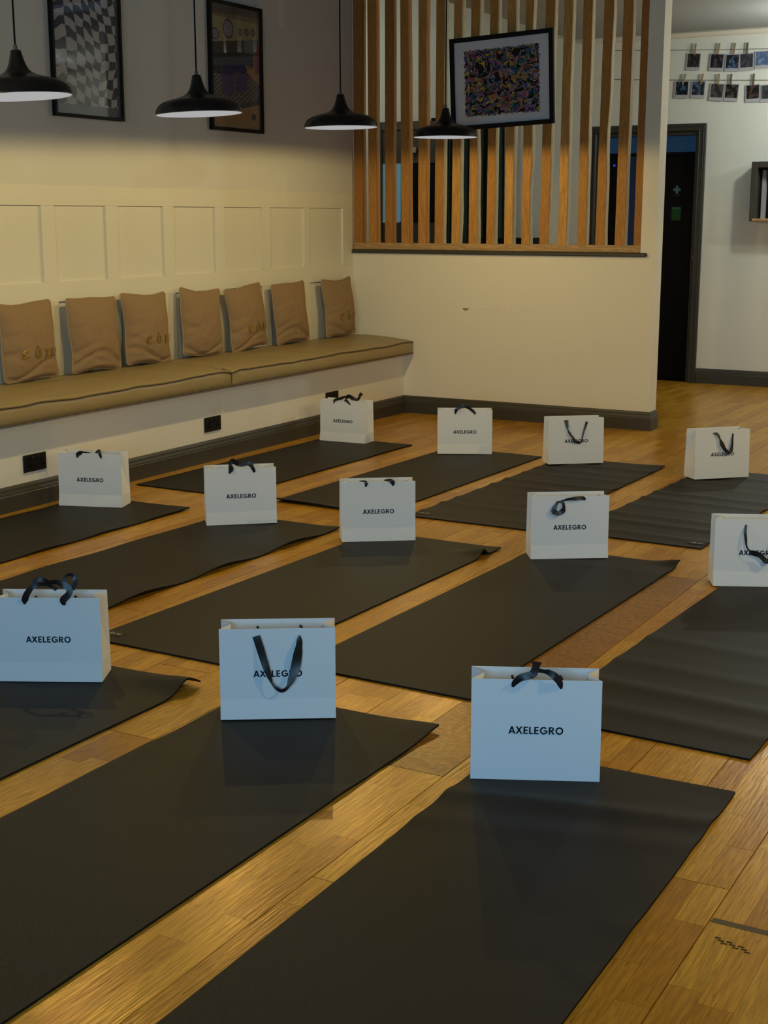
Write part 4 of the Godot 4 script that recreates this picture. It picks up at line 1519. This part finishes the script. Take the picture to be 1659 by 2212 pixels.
	tube(st, PackedVector3Array([Vector3(-0.40, 2.16, 0), Vector3(0.40, 2.16, 0)]), 0.012, 8)
	part("rod", done(st), M.black, cur)
	var tb := thing("high_table", "black high table standing behind the slats in front of the grey wall", "table", Vector3(-4.98, 0, z + 0.35))
	part("top", boxed(Vector3(-0.27, 1.14, -0.22), Vector3(0.27, 1.19, 0.22), 0.005), M.black, tb)
	for s in [[-0.24, -0.18], [0.24, -0.18], [-0.24, 0.18], [0.24, 0.18]]:
		part("leg", boxed(Vector3(s[0] - 0.02, 0, s[1] - 0.02), Vector3(s[0] + 0.02, 1.14, s[1] + 0.02), 0.003), M.black, tb)
	# daylight window behind the camera
	var w2 := thing("window_2", "wide daylight window behind the camera", "window", Vector3(0.1, 0, 2.5))
	w2.set_meta("kind", "structure")
	part("frame", framework(-1.55, 1.55, 0.7, 2.3, 0.07, 0.06), M.dark_trim, w2)


func framework(x0: float, x1: float, y0: float, y1: float, b: float, deep: float) -> ArrayMesh:
	var st := begin()
	box(st, Vector3(x0, y0, 0), Vector3(x0 + b, y1, deep), 0.004)
	box(st, Vector3(x1 - b, y0, 0), Vector3(x1, y1, deep), 0.004)
	box(st, Vector3(x0 + b, y0, 0), Vector3(x1 - b, y0 + b, deep), 0.004)
	box(st, Vector3(x0 + b, y1 - b, 0), Vector3(x1 - b, y1, deep), 0.004)
	return done(st)


func sagged(x: float, row: int) -> float:
	# height of the two strings along the wall
	var t := (x + 4.30) / 2.2
	return (2.716 if row == 0 else 2.490) - (0.085 if row == 0 else 0.098) * t * (1.35 - 0.35 * t)


func photos(z: float) -> void:
	for row in 2:
		var st := begin()
		var path := PackedVector3Array()
		for k in 23:
			var x := -4.30 + 0.1 * k
			path.append(Vector3(x, sagged(x, row), z + 0.016))
		tube(st, path, 0.0022, 6)
		var line := thing("string", ["upper string of clipped photos on the back wall", "lower string of clipped photos on the back wall"][row], "string")
		part("cord", done(st), mat(lin(0.10, 0.085, 0.06), 0.9, 0.1), line)
	# x, y of the card's middle, tilt, string, label, colours of the picture
	var cards := [
		[-3.524, 2.589, 3.0, "instant photo hanging alone at the left of the upper string", 0, lin(0.02, 0.018, 0.018), lin(0.10, 0.09, 0.09)],
		[-3.333, 2.575, 4.0, "instant photo second on the upper string, with grey figures", 0, lin(0.012, 0.012, 0.018), lin(0.11, 0.10, 0.10)],
		[-3.208, 2.566, 2.0, "instant photo third on the upper string, with a light blue patch below", 0, lin(0.014, 0.014, 0.02), lin(0.10, 0.26, 0.48)],
		[-3.093, 2.566, -1.5, "instant photo fourth on the upper string, overlapping its neighbour", 0, lin(0.035, 0.037, 0.05), lin(0.10, 0.09, 0.10)],
		[-2.972, 2.577, -1.0, "bluish bright instant photo at the right end of the upper string", 0, lin(0.08, 0.13, 0.26), lin(0.25, 0.33, 0.46)],
		[-3.610, 2.378, 2.0, "blue toned instant photo leftmost on the lower string", 1, lin(0.008, 0.010, 0.016), lin(0.06, 0.20, 0.34)],
		[-3.476, 2.372, 2.5, "instant photo second on the lower string, blue at its foot", 1, lin(0.025, 0.022, 0.028), lin(0.09, 0.22, 0.46)],
		[-3.321, 2.346, 5.0, "pale grey instant photo third on the lower string", 1, lin(0.085, 0.08, 0.08), lin(0.016, 0.014, 0.016)],
		[-3.203, 2.338, 4.5, "tilted instant photo fourth on the lower string", 1, lin(0.014, 0.012, 0.012), lin(0.13, 0.11, 0.10)],
		[-3.031, 2.326, -2.0, "instant photo fifth on the lower string, with a reddish figure", 1, lin(0.012, 0.011, 0.011), lin(0.16, 0.07, 0.06)],
		[-2.913, 2.322, -2.0, "instant photo at the right end of the lower string, cut by the frame", 1, lin(0.06, 0.065, 0.07), lin(0.02, 0.02, 0.02)]]
	var nz := FastNoiseLite.new()
	nz.frequency = 0.055
	for k in cards.size():
		var c: Array = cards[k]
		var o := thing("instant_photo", c[3], "photo", Vector3(c[0], c[1], z + 0.012 + 0.003 * (k % 2)), "instant photos on the strings")
		o.rotation.z = deg_to_rad(-c[2])
		part("card", boxed(Vector3(-0.057, -0.068, -0.002), Vector3(0.057, 0.066, 0.0)), mat(lin(0.42, 0.42, 0.46), 0.4, 0.4), o)
		nz.seed = 100 + k
		var a: Color = c[5]
		var b: Color = c[6]
		var tex := picture(40, 40, func(x: int, y: int) -> Color:
			var v := nz.get_noise_2d(x * 1.0, y * 0.8) + 0.25 * bell((x - 20) / 20.0, 0.6) * (1.0 if y > 12 else 0.4)
			return a.lerp(b, 0.75 * smoothstep(0.0, 0.5, v)))
		var st := begin()
		var q := [Vector2(-0.050, -0.042), Vector2(0.050, -0.042), Vector2(0.050, 0.060), Vector2(-0.050, 0.060)]
		var uv := [Vector2(0, 1), Vector2(1, 1), Vector2(1, 0), Vector2(0, 0)]
		for i in [0, 2, 1, 0, 3, 2]:
			st.set_normal(Vector3.BACK)
			st.set_uv(uv[i])
			st.add_vertex(Vector3(q[i].x, q[i].y, 0.0005))
		var m := mat(Color.WHITE, 0.35, 0.4)
		m.albedo_texture = tex
		part("picture", st.commit(), m, o)
		if k == 4 or k == 10:
			continue
		var peg := thing("clothes_peg", "small wooden peg clipping the " + ["lone first photo", "second photo", "third photo", "fourth photo", "", "leftmost photo", "second photo", "pale third photo", "tilted fourth photo", "fifth photo"][k] + " of the " + ["upper", "lower"][c[4]] + " string", "peg", Vector3(c[0] + [0.012, 0.012, 0.014, 0.002, 0, 0.016, 0.030, 0.012, -0.006, 0.003][k], sagged(c[0], c[4]) + 0.002, z + 0.022), "wooden pegs on the strings")
		peg.rotation.z = deg_to_rad([-6.0, -9.0, -8.0, -2.0, 0.0, -17.0, -11.0, -3.0, -2.0, -2.0][k])
		var wood := mat([lin(0.28, 0.20, 0.10), lin(0.12, 0.09, 0.05)][1 if k in [3, 8, 9] else 0], 0.7, 0.2)
		for s in [-1.0, 1.0]:
			var h := begin()
			box(h, Vector3(-0.006, -0.040, s * 0.0035 - 0.003), Vector3(0.006, 0.046, s * 0.0035 + 0.003), 0.0015)
			part("half", done(h), wood, peg)
